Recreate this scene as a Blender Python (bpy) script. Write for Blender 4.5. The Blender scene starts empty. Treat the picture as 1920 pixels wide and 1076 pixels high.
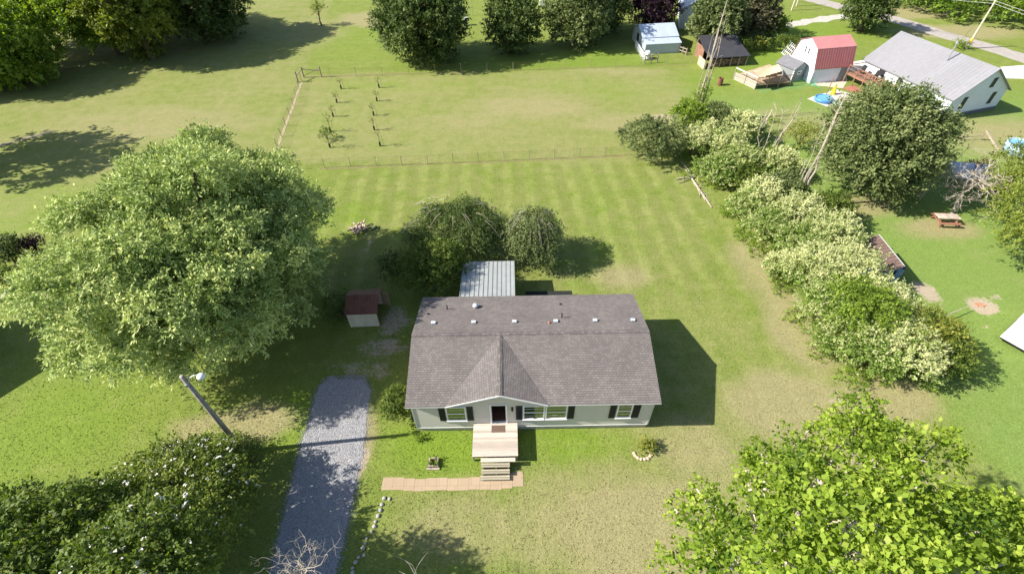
import bpy, bmesh, math, random
import numpy as np
from mathutils import Vector, Matrix, Quaternion

# ------------------------------------------------------------------ camera, sky, sun, exposure
SC = bpy.context.scene
FPX, TILT, ROLL, CAMH = 922.98, .780, -.017, 27.668
SUNX, SUNY = 1.259, .12                                  # shadow run per metre of height
_F = Vector((0, math.cos(TILT), -math.sin(TILT))); _R = Vector((1, 0, 0)); _U = _R.cross(_F)
_R2 = _R * math.cos(ROLL) + _U * math.sin(ROLL); _U2 = -_R * math.sin(ROLL) + _U * math.cos(ROLL)
cam_d = bpy.data.cameras.new('camera'); cam = bpy.data.objects.new('camera', cam_d)
SC.collection.objects.link(cam); SC.camera = cam
cam_d.sensor_width = 36; cam_d.lens = 36 * FPX / 1920; cam_d.clip_end = 3000; cam_d.clip_start = .1
cam.matrix_world = Matrix(((_R2.x, _U2.x, -_F.x, 0), (_R2.y, _U2.y, -_F.y, 0), (_R2.z, _U2.z, -_F.z, CAMH), (0, 0, 0, 1)))

EL = math.atan(1 / math.hypot(SUNX, SUNY))
W = bpy.data.worlds.new("World"); SC.world = W; W.use_nodes = True
wn = W.node_tree; bg = wn.nodes['Background']
sky = wn.nodes.new('ShaderNodeTexSky'); sky.sky_type = 'NISHITA'; sky.sun_disc = False
sky.sun_elevation = EL; sky.sun_rotation = math.radians(264.6)
sky.air_density = 1.0; sky.dust_density = 1.2
wn.links.new(sky.outputs[0], bg.inputs[0]); bg.inputs[1].default_value = .085
sd = bpy.data.lights.new('sun', 'SUN'); sun = bpy.data.objects.new('sun', sd); SC.collection.objects.link(sun)
sd.energy = 5.0; sd.angle = math.radians(.5); sd.color = (1, .93, .81)
sun.rotation_euler = Vector((SUNX, SUNY, -1)).to_track_quat('-Z', 'Y').to_euler(); sun.location = (-60, 0, 80)
SC.view_settings.view_transform = 'Standard'; SC.view_settings.look = 'None'
SC.view_settings.gamma = 1; SC.view_settings.exposure = 1.0
SC.render.resolution_x = 1024; SC.render.resolution_y = 573

def at(x, y, z=0.0):                                     # photo pixel -> world point at height z
    d = _F + _R2 * ((x - 960) / FPX) - _U2 * ((y - 538) / FPX)
    t = (z - CAMH) / d.z
    return Vector((d.x * t, d.y * t, z))
rnd = random.Random(7); rng = np.random.default_rng(11)
C = SC.collection; PI = math.pi

# ------------------------------------------------------------------ object helpers
def tag(o, label=None, cat=None, group=None, kind=None):
    if label: o['label'] = label
    if cat: o['category'] = cat
    if group: o['group'] = group
    if kind: o['kind'] = kind
    return o
def thing(name, label, cat, loc=(0, 0, 0), rz=0, group=None):
    o = bpy.data.objects.new(name, None); C.objects.link(o); o.empty_display_size = .3
    o.location = loc; o.rotation_euler = (0, 0, rz)
    return tag(o, label, cat, group)
def copy_tree(o, parent=None):
    c = o.copy(); C.objects.link(c)
    if parent: c.parent = parent
    for ch in list(o.children): copy_tree(ch, c)
    return c

class MB:
    """collects boxes, slabs and tubes, then links them as ONE mesh object"""
    def __init__(s): s.v = []; s.f = []; s.uv = []
    def face(s, idx, uvs=None): s.f.append(idx); s.uv.append(uvs)
    def poly(s, pts, uvs=None):
        n = len(s.v); s.v += [tuple(p) for p in pts]; s.face(list(range(n, n + len(pts))), uvs); return s
    def box(s, x0, y0, z0, x1, y1, z1, M=None):
        n = len(s.v)
        P = [(x0, y0, z0), (x1, y0, z0), (x1, y1, z0), (x0, y1, z0), (x0, y0, z1), (x1, y0, z1), (x1, y1, z1), (x0, y1, z1)]
        if M: P = [tuple(M @ Vector(p)) for p in P]
        s.v += P
        for q in ((0, 3, 2, 1), (4, 5, 6, 7), (0, 1, 5, 4), (1, 2, 6, 5), (2, 3, 7, 6), (3, 0, 4, 7)): s.face([n + i for i in q])
        return s
    def bar(s, a, b, w, h=None, up=(0, 0, 1)):
        a = Vector(a); b = Vector(b); h = h or w; d = (b - a); L = d.length
        if L < 1e-6: return s
        d.normalize(); u = Vector(up)
        if abs(d.dot(u)) > .98: u = Vector((0, 1, 0))
        r = d.cross(u).normalized(); u = r.cross(d)
        M = Matrix(((r.x, d.x, u.x, a.x), (r.y, d.y, u.y, a.y), (r.z, d.z, u.z, a.z), (0, 0, 0, 1)))
        return s.box(-w / 2, 0, -h / 2, w / 2, L, h / 2, M)
    def slab(s, top, th, M=None):
        """polygon (ccw from above) thickened straight down; top carries uvs along eave / up slope"""
        T = [Vector(p) for p in top]; n = len(T)
        nor = Vector((0, 0, 0))
        for i in range(n): nor += T[i].cross(T[(i + 1) % n])
        nor.normalize(); h = Vector((0, 0, 1)).cross(nor)
        h = Vector((1, 0, 0)) if h.length < .02 else h.normalized()
        v = nor.cross(h)
        k = len(s.v); s.v += [tuple(p) for p in T] + [(p.x, p.y, p.z - th) for p in T]
        uvs = [(p.dot(h), p.dot(v)) for p in T]
        s.face(list(range(k, k + n)), uvs); s.face([k + n + i for i in range(n)][::-1], uvs[::-1])
        for i in range(n):
            j = (i + 1) % n; s.face([k + j, k + i, k + n + i, k + n + j])
        return s
    def prism(s, prof, y0, y1, M=None):
        """profile in x,z extruded along y"""
        n = len(prof); k = len(s.v)
        P = [(x, y0, z) for x, z in prof] + [(x, y1, z) for x, z in prof]
        if M: P = [tuple(M @ Vector(p)) for p in P]
        s.v += P; s.face([k + i for i in range(n)]); s.face([k + n + i for i in range(n)][::-1])
        for i in range(n):
            j = (i + 1) % n; s.face([k + j, k + i, k + n + i, k + n + j])
        return s
    def tube(s, pts, rad, n=7, cap=True):
        pts = [Vector(p) for p in pts]
        if not hasattr(rad, '__len__'): rad = [rad] * len(pts)
        k = len(s.v); prev = None
        for i, p in enumerate(pts):
            d = (pts[min(i + 1, len(pts) - 1)] - pts[max(i - 1, 0)])
            d = d.normalized() if d.length > 1e-9 else Vector((0, 0, 1))
            if prev is None:
                u = d.orthogonal().normalized()
            else:
                u = prev - d * prev.dot(d); u = u.normalized() if u.length > 1e-6 else d.orthogonal().normalized()
            prev = u; w = d.cross(u)
            for j in range(n):
                a = 2 * PI * j / n; s.v.append(tuple(p + (u * math.cos(a) + w * math.sin(a)) * rad[i]))
        for i in range(len(pts) - 1):
            for j in range(n):
                a = k + i * n + j; b = k + i * n + (j + 1) % n
                s.face([a, b, b + n, a + n])
        if cap:
            s.face([k + j for j in range(n)][::-1]); s.face([k + (len(pts) - 1) * n + j for j in range(n)])
        return s
    def lathe(s, prof, c=(0, 0, 0), n=16):
        k = len(s.v)
        for r, z in prof:
            for j in range(n):
                a = 2 * PI * j / n; s.v.append((c[0] + r * math.cos(a), c[1] + r * math.sin(a), c[2] + z))
        for i in range(len(prof) - 1):
            for j in range(n):
                a = k + i * n + j; b = k + i * n + (j + 1) % n; s.face([a, b, b + n, a + n])
        s.face([k + j for j in range(n)][::-1]); s.face([k + (len(prof) - 1) * n + j for j in range(n)])
        return s
    def rock(s, c, r, sq=.7, seed=None):
        R = random.Random(seed if seed is not None else rnd.random()); k = len(s.v)
        rings = [(-.8, .5), (-.25, .95), (.35, .9), (.85, .45)]; n = 7
        for z, q in rings:
            for j in range(n):
                a = 2 * PI * j / n + R.uniform(-.2, .2); m = q * R.uniform(.8, 1.15)
                s.v.append((c[0] + math.cos(a) * m * r, c[1] + math.sin(a) * m * r * R.uniform(.85, 1.1), c[2] + z * r * sq))
        for i in range(3):
            for j in range(n):
                a = k + i * n + j; b = k + i * n + (j + 1) % n; s.face([a, b, b + n, a + n])
        s.face([k + j for j in range(n)][::-1]); s.face([k + 3 * n + j for j in range(n)])
        return s
    def build(s, name, mat, parent=None, smooth=False):
        me = bpy.data.meshes.new(name); me.from_pydata(s.v, [], s.f)
        if any(u for u in s.uv):
            ul = me.uv_layers.new(name='UVMap'); i = 0
            for f, u in zip(s.f, s.uv):
                for q in range(len(f)):
                    if u: ul.data[i + q].uv = u[q]
                i += len(f)
        me.materials.append(mat)
        if smooth: me.polygons.foreach_set('use_smooth', [True] * len(me.polygons))
        me.update(); o = bpy.data.objects.new(name, me); C.objects.link(o)
        if parent: o.parent = parent
        return o

# ------------------------------------------------------------------ materials
def new_mat(name):
    m = bpy.data.materials.new(name); m.use_nodes = True; nt = m.node_tree
    b = nt.nodes['Principled BSDF']; return m, nt, b
def N(nt, t, **k):
    n = nt.nodes.new(t)
    for a, v in k.items():
        if a in n.inputs: n.inputs[a].default_value = v
        else: setattr(n, a, v)
    return n
def ramp(nt, fac, stops):
    r = nt.nodes.new('ShaderNodeValToRGB'); e = r.color_ramp.elements
    while len(e) < len(stops): e.new(.5)
    for i, (p, c) in enumerate(stops): e[i].position = p; e[i].color = (*c, 1)
    nt.links.new(fac, r.inputs[0]); return r.outputs[0]
def coords(nt, kind='Object', scale=(1, 1, 1)):
    t = nt.nodes.new('ShaderNodeTexCoord'); m = nt.nodes.new('ShaderNodeMapping'); m.inputs['Scale'].default_value = scale
    nt.links.new(t.outputs[kind], m.inputs[0]); return m.outputs[0]
def noise(nt, vec, scale, detail=4, rough=.55):
    n = N(nt, 'ShaderNodeTexNoise', Scale=scale, Detail=detail, Roughness=rough); nt.links.new(vec, n.inputs['Vector']); return n.outputs['Fac']
def mix(nt, fac, a, b, mode='MIX'):
    m = nt.nodes.new('ShaderNodeMix'); m.data_type = 'RGBA'; m.blend_type = mode
    for i, v in ((0, fac), (6, a), (7, b)):
        if hasattr(v, 'is_linked'): nt.links.new(v, m.inputs[i])
        elif i == 0: m.inputs[0].default_value = v
        else: m.inputs[i].default_value = (*v, 1)
    return m.outputs[2]
def mth(nt, op, a, b=0.0, c=0.0, clamp=False):
    m = nt.nodes.new('ShaderNodeMath'); m.operation = op; m.use_clamp = clamp
    for i, v in enumerate((a, b, c)):
        if hasattr(v, 'is_linked'): nt.links.new(v, m.inputs[i])
        else: m.inputs[i].default_value = v
    return m.outputs[0]
def bump(nt, b, h, strength=.5, dist=.02):
    n = N(nt, 'ShaderNodeBump', Strength=strength, Distance=dist); nt.links.new(h, n.inputs['Height']); nt.links.new(n.outputs[0], b.inputs['Normal'])
def attr(nt, name):
    a = nt.nodes.new('ShaderNodeAttribute'); a.attribute_name = name; return a.outputs['Fac']

def plain(name, c, rough=.7, metal=0, var=.18, scale=3.0, spec=.3, dirt=None, dirtamt=.5):
    m, nt, b = new_mat(name); v = coords(nt)
    n1 = noise(nt, v, scale, 5, .6)
    lo = tuple(x * (1 - var) for x in c); hi = tuple(min(1, x * (1 + var)) for x in c)
    col = ramp(nt, n1, [(.3, lo), (.7, hi)])
    if dirt:
        n2 = noise(nt, v, scale * .6, 6, .7)
        col = mix(nt, mth(nt, 'MULTIPLY', ramp(nt, n2, [(.48, (0, 0, 0)), (.66, (1, 1, 1))]), dirtamt), col, dirt)
    nt.links.new(col, b.inputs['Base Color']); b.inputs['Roughness'].default_value = rough
    b.inputs['Metallic'].default_value = metal; b.inputs['Specular IOR Level'].default_value = spec
    bump(nt, b, n1, .25, .01); return m

def leaf_mat(name, stops, trans=.35, rough=.55):
    """stops over the per-leaf 'tint' value 0..1"""
    m, nt, b = new_mat(name); a = attr(nt, 'tint')
    col = ramp(nt, a, stops)
    nt.links.new(col, b.inputs['Base Color']); b.inputs['Roughness'].default_value = rough
    b.inputs['Specular IOR Level'].default_value = .22
    tr = nt.nodes.new('ShaderNodeBsdfTranslucent'); hs = N(nt, 'ShaderNodeHueSaturation', Saturation=1.15, Value=1.25)
    nt.links.new(col, hs.inputs['Color']); nt.links.new(hs.outputs[0], tr.inputs[0])
    ms = nt.nodes.new('ShaderNodeMixShader'); ms.inputs[0].default_value = trans
    nt.links.new(b.outputs[0], ms.inputs[1]); nt.links.new(tr.outputs[0], ms.inputs[2])
    nt.links.new(ms.outputs[0], nt.nodes['Material Output'].inputs[0]); return m

def ground_mat():
    m, nt, b = new_mat('grass_ground'); v = coords(nt)
    dry, lush, dirt, stripe, cool = [attr(nt, k) for k in ('dry', 'lush', 'dirt', 'stripe', 'cool')]
    n_big = noise(nt, v, .12, 5, .6); n_mid = noise(nt, v, .7, 6, .65); n_fine = noise(nt, v, 5.0, 6, .75); n_tiny = noise(nt, v, 16, 3, .8)
    n_str = ramp(nt, noise(nt, coords(nt, 'Object', (.12, .75, 1)), 1.0, 5, .65), [(.3, (0, 0, 0)), (.7, (1, 1, 1))])
    base = mix(nt, ramp(nt, mth(nt, 'ADD', mth(nt, 'MULTIPLY', n_mid, .92), mth(nt, 'MULTIPLY', n_str, .08)), [(.3, (0, 0, 0)), (.7, (1, 1, 1))]), (.150, .205, .040), (.225, .262, .068))
    base = mix(nt, ramp(nt, n_fine, [(.38, (0, 0, 0)), (.62, (1, 1, 1))]), mix(nt, .5, base, (.125, .165, .028)), base)
    lg = mix(nt, n_fine, (.115, .190, .018), (.195, .280, .038))
    base = mix(nt, mth(nt, 'MULTIPLY', lush, mth(nt, 'ADD', .55, n_mid), clamp=True), base, lg)
    cg = mix(nt, n_fine, (.135, .215, .045), (.200, .285, .080))
    base = mix(nt, cool, base, cg)
    dr = mix(nt, n_fine, (.205, .195, .085), (.330, .305, .155))
    dm = ramp(nt, mth(nt, 'ADD', mth(nt, 'MULTIPLY', dry, .75), mth(nt, 'MULTIPLY', mth(nt, 'ADD', n_mid, mth(nt, 'ADD', mth(nt, 'MULTIPLY', n_big, .8), mth(nt, 'MULTIPLY', n_str, .2))), .42)), [(.44, (0, 0, 0)), (.84, (1, 1, 1))])
    base = mix(nt, dm, base, dr)
    tcx = nt.nodes.new('ShaderNodeSeparateXYZ'); nt.links.new(v, tcx.inputs[0])
    ph = mth(nt, 'ADD', mth(nt, 'ADD', tcx.outputs[0], mth(nt, 'MULTIPLY', tcx.outputs[1], .05)), mth(nt, 'MULTIPLY', n_big, 1.6))
    wv = mth(nt, 'SINE', mth(nt, 'MULTIPLY', ph, 2 * PI / 2.15)); wv = mth(nt, 'MINIMUM', mth(nt, 'MAXIMUM', mth(nt, 'MULTIPLY', mth(nt, 'SUBTRACT', wv, .3), 1.8), -1.0), 1.0)
    st = mth(nt, 'ADD', 1.0, mth(nt, 'MULTIPLY', mth(nt, 'MULTIPLY', wv, stripe), mth(nt, 'ADD', -.02, mth(nt, 'MULTIPLY', n_mid, .20))))
    hs = N(nt, 'ShaderNodeHueSaturation'); nt.links.new(base, hs.inputs['Color']); nt.links.new(st, hs.inputs['Value']); base = hs.outputs[0]
    gr = mth(nt, 'ADD', mth(nt, 'ADD', -.53, mth(nt, 'MULTIPLY', noise(nt, v, 1.9, 5, .8), .56)), mth(nt, 'MULTIPLY', mth(nt, 'ADD', n_tiny, noise(nt, v, 7.5, 3, .8)), 1.26))
    hs = N(nt, 'ShaderNodeHueSaturation'); nt.links.new(base, hs.inputs['Color']); nt.links.new(gr, hs.inputs['Value']); base = hs.outputs[0]
    dc = mix(nt, n_fine, (.26, .205, .14), (.50, .43, .33))
    dmask = ramp(nt, mth(nt, 'ADD', dirt, mth(nt, 'MULTIPLY', mth(nt, 'SUBTRACT', mth(nt, 'MULTIPLY', mth(nt, 'ADD', n_fine, n_mid), .5), .5), 1.6)), [(.42, (0, 0, 0)), (.60, (1, 1, 1))])
    base = mix(nt, dmask, base, dc)
    nt.links.new(base, b.inputs['Base Color']); b.inputs['Roughness'].default_value = .9; b.inputs['Specular IOR Level'].default_value = .12
    h = mth(nt, 'ADD', mth(nt, 'MULTIPLY', n_fine, 1.0), mth(nt, 'MULTIPLY', n_tiny, .7))
    bump(nt, b, h, .9, .05); return m

def gravel_mat():
    m, nt, b = new_mat('gravel'); v = coords(nt)
    vo = N(nt, 'ShaderNodeTexVoronoi', Scale=19.0); nt.links.new(v, vo.inputs['Vector'])
    sep = nt.nodes.new('ShaderNodeSeparateColor'); nt.links.new(vo.outputs['Color'], sep.inputs[0])
    n = noise(nt, v, 1.2, 5); n2 = noise(nt, v, 30, 3)
    col = ramp(nt, sep.outputs[0], [(0, (.23, .232, .25)), (.5, (.36, .362, .385)), (1, (.50, .50, .52))])
    col = mix(nt, mth(nt, 'MULTIPLY', n2, .5), col, (.22, .215, .22))
    col = mix(nt, ramp(nt, n, [(.58, (0, 0, 0)), (.8, (.45, .45, .45))]), col, (.30, .27, .20))
    nt.links.new(col, b.inputs['Base Color']); b.inputs['Roughness'].default_value = .9
    bump(nt, b, mth(nt, 'SUBTRACT', 1.0, vo.outputs['Distance']), .9, .05); return m

def shingle_mat(name='shingle', c0=(.150, .134, .127), c1=(.228, .207, .198)):
    m, nt, b = new_mat(name); t = nt.nodes.new('ShaderNodeTexCoord')
    br = nt.nodes.new('ShaderNodeTexBrick'); nt.links.new(t.outputs['UV'], br.inputs['Vector'])
    for k, v in (('Color1', (*c0, 1)), ('Color2', (*c1, 1)), ('Mortar', (.045, .04, .042, 1))): br.inputs[k].default_value = v
    for k, v in (('Scale', 1), ('Mortar Size', .008), ('Mortar Smooth', .5), ('Bias', -.25), ('Brick Width', .21), ('Row Height', .145)): br.inputs[k].default_value = v
    br.offset = .37
    v = coords(nt); n1 = noise(nt, v, 55, 3, .8); n2 = noise(nt, v, .6, 6, .6); n3 = noise(nt, v, 9, 3)
    col = mix(nt, ramp(nt, n1, [(.3, (0, 0, 0)), (.75, (.5, .5, .5))]), br.outputs['Color'], (.24, .215, .215))
    col = mix(nt, ramp(nt, n2, [(.35, (0, 0, 0)), (.75, (.35, .35, .35))]), col, (.07, .062, .062))
    col = mix(nt, ramp(nt, n3, [(.66, (0, 0, 0)), (.76, (.4, .4, .4))]), col, (.34, .31, .30))
    nt.links.new(col, b.inputs['Base Color']); b.inputs['Roughness'].default_value = .88; b.inputs['Specular IOR Level'].default_value = .2
    # each course is a thin wedge: thicker at its lower edge
    s = nt.nodes.new('ShaderNodeSeparateXYZ'); nt.links.new(t.outputs['UV'], s.inputs[0])
    w = mth(nt, 'FRACT', mth(nt, 'DIVIDE', s.outputs[1], .145))
    h = mth(nt, 'ADD', mth(nt, 'MULTIPLY', mth(nt, 'SUBTRACT', 1.0, w), 1.0), mth(nt, 'MULTIPLY', br.outputs['Fac'], -.5))
    bump(nt, b, mth(nt, 'ADD', h, mth(nt, 'MULTIPLY', n1, .3)), .75, .028); return m

def ribs_mat(name, c, c2=None, pitch=.3, axis=0, rough=.4, metal=.0, rust=None, rustamt=.6, use_uv=False, width=.12, depth=.035, darkrib=.75):
    """ribbed sheet metal; ribs run up the slope (uv) or along the axis given"""
    m, nt, b = new_mat(name); t = nt.nodes.new('ShaderNodeTexCoord'); s = nt.nodes.new('ShaderNodeSeparateXYZ')
    nt.links.new(t.outputs['UV' if use_uv else 'Object'], s.inputs[0])
    fr = mth(nt, 'FRACT', mth(nt, 'DIVIDE', s.outputs[axis], pitch))
    rib = mth(nt, 'LESS_THAN', fr, width)
    pan = mth(nt, 'FLOOR', mth(nt, 'DIVIDE', s.outputs[axis], pitch * 3))
    wn_ = N(nt, 'ShaderNodeTexWhiteNoise', noise_dimensions='1D'); nt.links.new(pan, wn_.inputs['W'])
    v = coords(nt); n1 = noise(nt, v, 2.2, 6, .65)
    col = mix(nt, n1, tuple(x * .8 for x in c), c2 or tuple(min(1, x * 1.15) for x in c))
    col = mix(nt, mth(nt, 'MULTIPLY', wn_.outputs[0], .3), col, tuple(x * .75 for x in c))
    col = mix(nt, mth(nt, 'MULTIPLY', rib, 1 - darkrib), col, tuple(x * .35 for x in c))
    if rust:
        n2 = noise(nt, coords(nt, 'Object', (1, 1, .6)), 1.4, 8, .72)
        col = mix(nt, mth(nt, 'MULTIPLY', ramp(nt, n2, [(.42, (0, 0, 0)), (.6, (1, 1, 1))]), rustamt), col, rust)
    nt.links.new(col, b.inputs['Base Color']); b.inputs['Roughness'].default_value = rough; b.inputs['Metallic'].default_value = metal
    bump(nt, b, rib, .8, depth); return m

def siding_mat(name, c, pitch=.12):
    m, nt, b = new_mat(name); t = nt.nodes.new('ShaderNodeTexCoord'); s = nt.nodes.new('ShaderNodeSeparateXYZ')
    nt.links.new(t.outputs['Object'], s.inputs[0])
    fr = mth(nt, 'FRACT', mth(nt, 'DIVIDE', s.outputs[2], pitch))
    v = coords(nt); n1 = noise(nt, v, 1.3, 6, .6)
    col = mix(nt, n1, tuple(x * .88 for x in c), tuple(min(1, x * 1.07) for x in c))
    col = mix(nt, mth(nt, 'MULTIPLY', mth(nt, 'GREATER_THAN', fr, .88), .35), col, tuple(x * .45 for x in c))
    nt.links.new(col, b.inputs['Base Color']); b.inputs['Roughness'].default_value = .55
    bump(nt, b, mth(nt, 'SUBTRACT', 1.0, fr), .7, .018); return m

def planks_mat(name, c, pitch=.14, axis=1, grey=.5):
    m, nt, b = new_mat(name); t = nt.nodes.new('ShaderNodeTexCoord'); s = nt.nodes.new('ShaderNodeSeparateXYZ')
    nt.links.new(t.outputs['Object'], s.inputs[0]); q = mth(nt, 'DIVIDE', s.outputs[axis], pitch)
    w = N(nt, 'ShaderNodeTexWhiteNoise', noise_dimensions='1D'); nt.links.new(mth(nt, 'FLOOR', q), w.inputs['W'])
    sc = [18, 18, 18]; sc[0 if axis == 1 else 1] = 1.5
    n1 = noise(nt, coords(nt, 'Object', tuple(sc)), 1, 5, .65)
    col = mix(nt, w.outputs[0], tuple(x * .72 for x in c), tuple(min(1, x * 1.2) for x in c))
    col = mix(nt, ramp(nt, n1, [(.35, (0, 0, 0)), (.75, (.6, .6, .6))]), col, tuple(x * .5 for x in c))
    col = mix(nt, mth(nt, 'MULTIPLY', mth(nt, 'GREATER_THAN', mth(nt, 'FRACT', q), .92), .8), col, tuple(x * .2 for x in c))
    nt.links.new(col, b.inputs['Base Color']); b.inputs['Roughness'].default_value = .8; bump(nt, b, n1, .3, .01); return m

def glass_mat():
    m, nt, b = new_mat('window_glass'); b.inputs['Base Color'].default_value = (.018, .024, .022, 1)
    b.inputs['Roughness'].default_value = .06; b.inputs['Specular IOR Level'].default_value = 1.0; b.inputs['IOR'].default_value = 2.0
    return m

M = {}
M['ground'] = ground_mat(); M['gravel'] = gravel_mat(); M['shingle'] = shingle_mat(); M['glass'] = glass_mat()
M['siding'] = siding_mat('beige_siding', (.60, .575, .53)); M['white'] = plain('white_trim', (.78, .79, .80), .5, var=.05)
M['palegrey'] = plain('pale_grey_trim', (.50, .51, .52), .6, var=.06)
M['shutter'] = plain('shutter_black', (.018, .020, .030), .45, var=.3, scale=8)
M['skirt'] = plain('skirting', (.42, .40, .34), .8, var=.2, scale=2, dirt=(.15, .14, .10), dirtamt=.5)
M['deck'] = planks_mat('deck_boards', (.60, .52, .45), .14, 1); M['oldwood'] = plain('old_wood', (.34, .29, .23), .85, var=.35, scale=6)
M['step'] = planks_mat('step_boards', (.40, .365, .27), .14, 1)
M['mat'] = plain('door_mat', (.14, .095, .075), .95, var=.25, scale=30); M['floor'] = plain('inner_floor', (.16, .08, .05), .6)
M['innerwall'] = plain('inner_wall', (.35, .30, .26), .8)
M['galv'] = ribs_mat('carport_metal', (.42, .45, .45), pitch=.32, axis=0, rough=.5, metal=.25, width=.10, depth=.03, darkrib=.55, rust=(.28, .27, .25), rustamt=.35)
M['metal'] = plain('grey_metal', (.45, .47, .50), .4, .6, .1); M['pipe'] = plain('black_pipe', (.02, .02, .02), .6)
M['vent'] = plain('pale_vent', (.52, .56, .60), .4, .2, .08); M['redvent'] = plain('terracotta_vent', (.33, .12, .08), .7)
M['rustroof'] = ribs_mat('rusty_red_roof', (.19, .062, .036), (.25, .095, .055), pitch=.3, axis=0, rough=.6, rust=(.09, .04, .03), rustamt=.8, darkrib=.6)
M['shedwhite'] = ribs_mat('shed_white_metal', (.68, .67, .60), pitch=.2, axis=0, rough=.5, width=.18, depth=.02, darkrib=.8, rust=(.40, .33, .22), rustamt=.35)
M['tanmetal'] = plain('tan_metal', (.40, .31, .20), .5, var=.2, dirt=(.2, .1, .06))
M['bark'] = plain('bark', (.12, .092, .068), .9, var=.45, scale=7); M['palebark'] = plain('pale_bark', (.42, .37, .31), .85, var=.3, scale=5, dirt=(.2, .17, .13))
M['deadwood'] = plain('dead_wood', (.40, .35, .28), .85, var=.35, scale=5); M['twig'] = plain('bleached_twig', (.42, .37, .31), .8, var=.3, scale=6)
M['brick'] = None
M['pole'] = plain('weathered_pole', (.27, .25, .225), .85, var=.3, scale=5); M['whitemetal'] = plain('white_metal', (.80, .82, .84), .35, .1, .04)
M['stone'] = plain('pale_stone', (.40, .385, .365), .85, var=.35, scale=6, dirt=(.2, .19, .17)); M['firewood'] = plain('firewood', (.32, .21, .14), .85, var=.6, scale=9)
M['cut'] = plain('cut_wood_end', (.55, .42, .30), .8, var=.3, scale=6)

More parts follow.
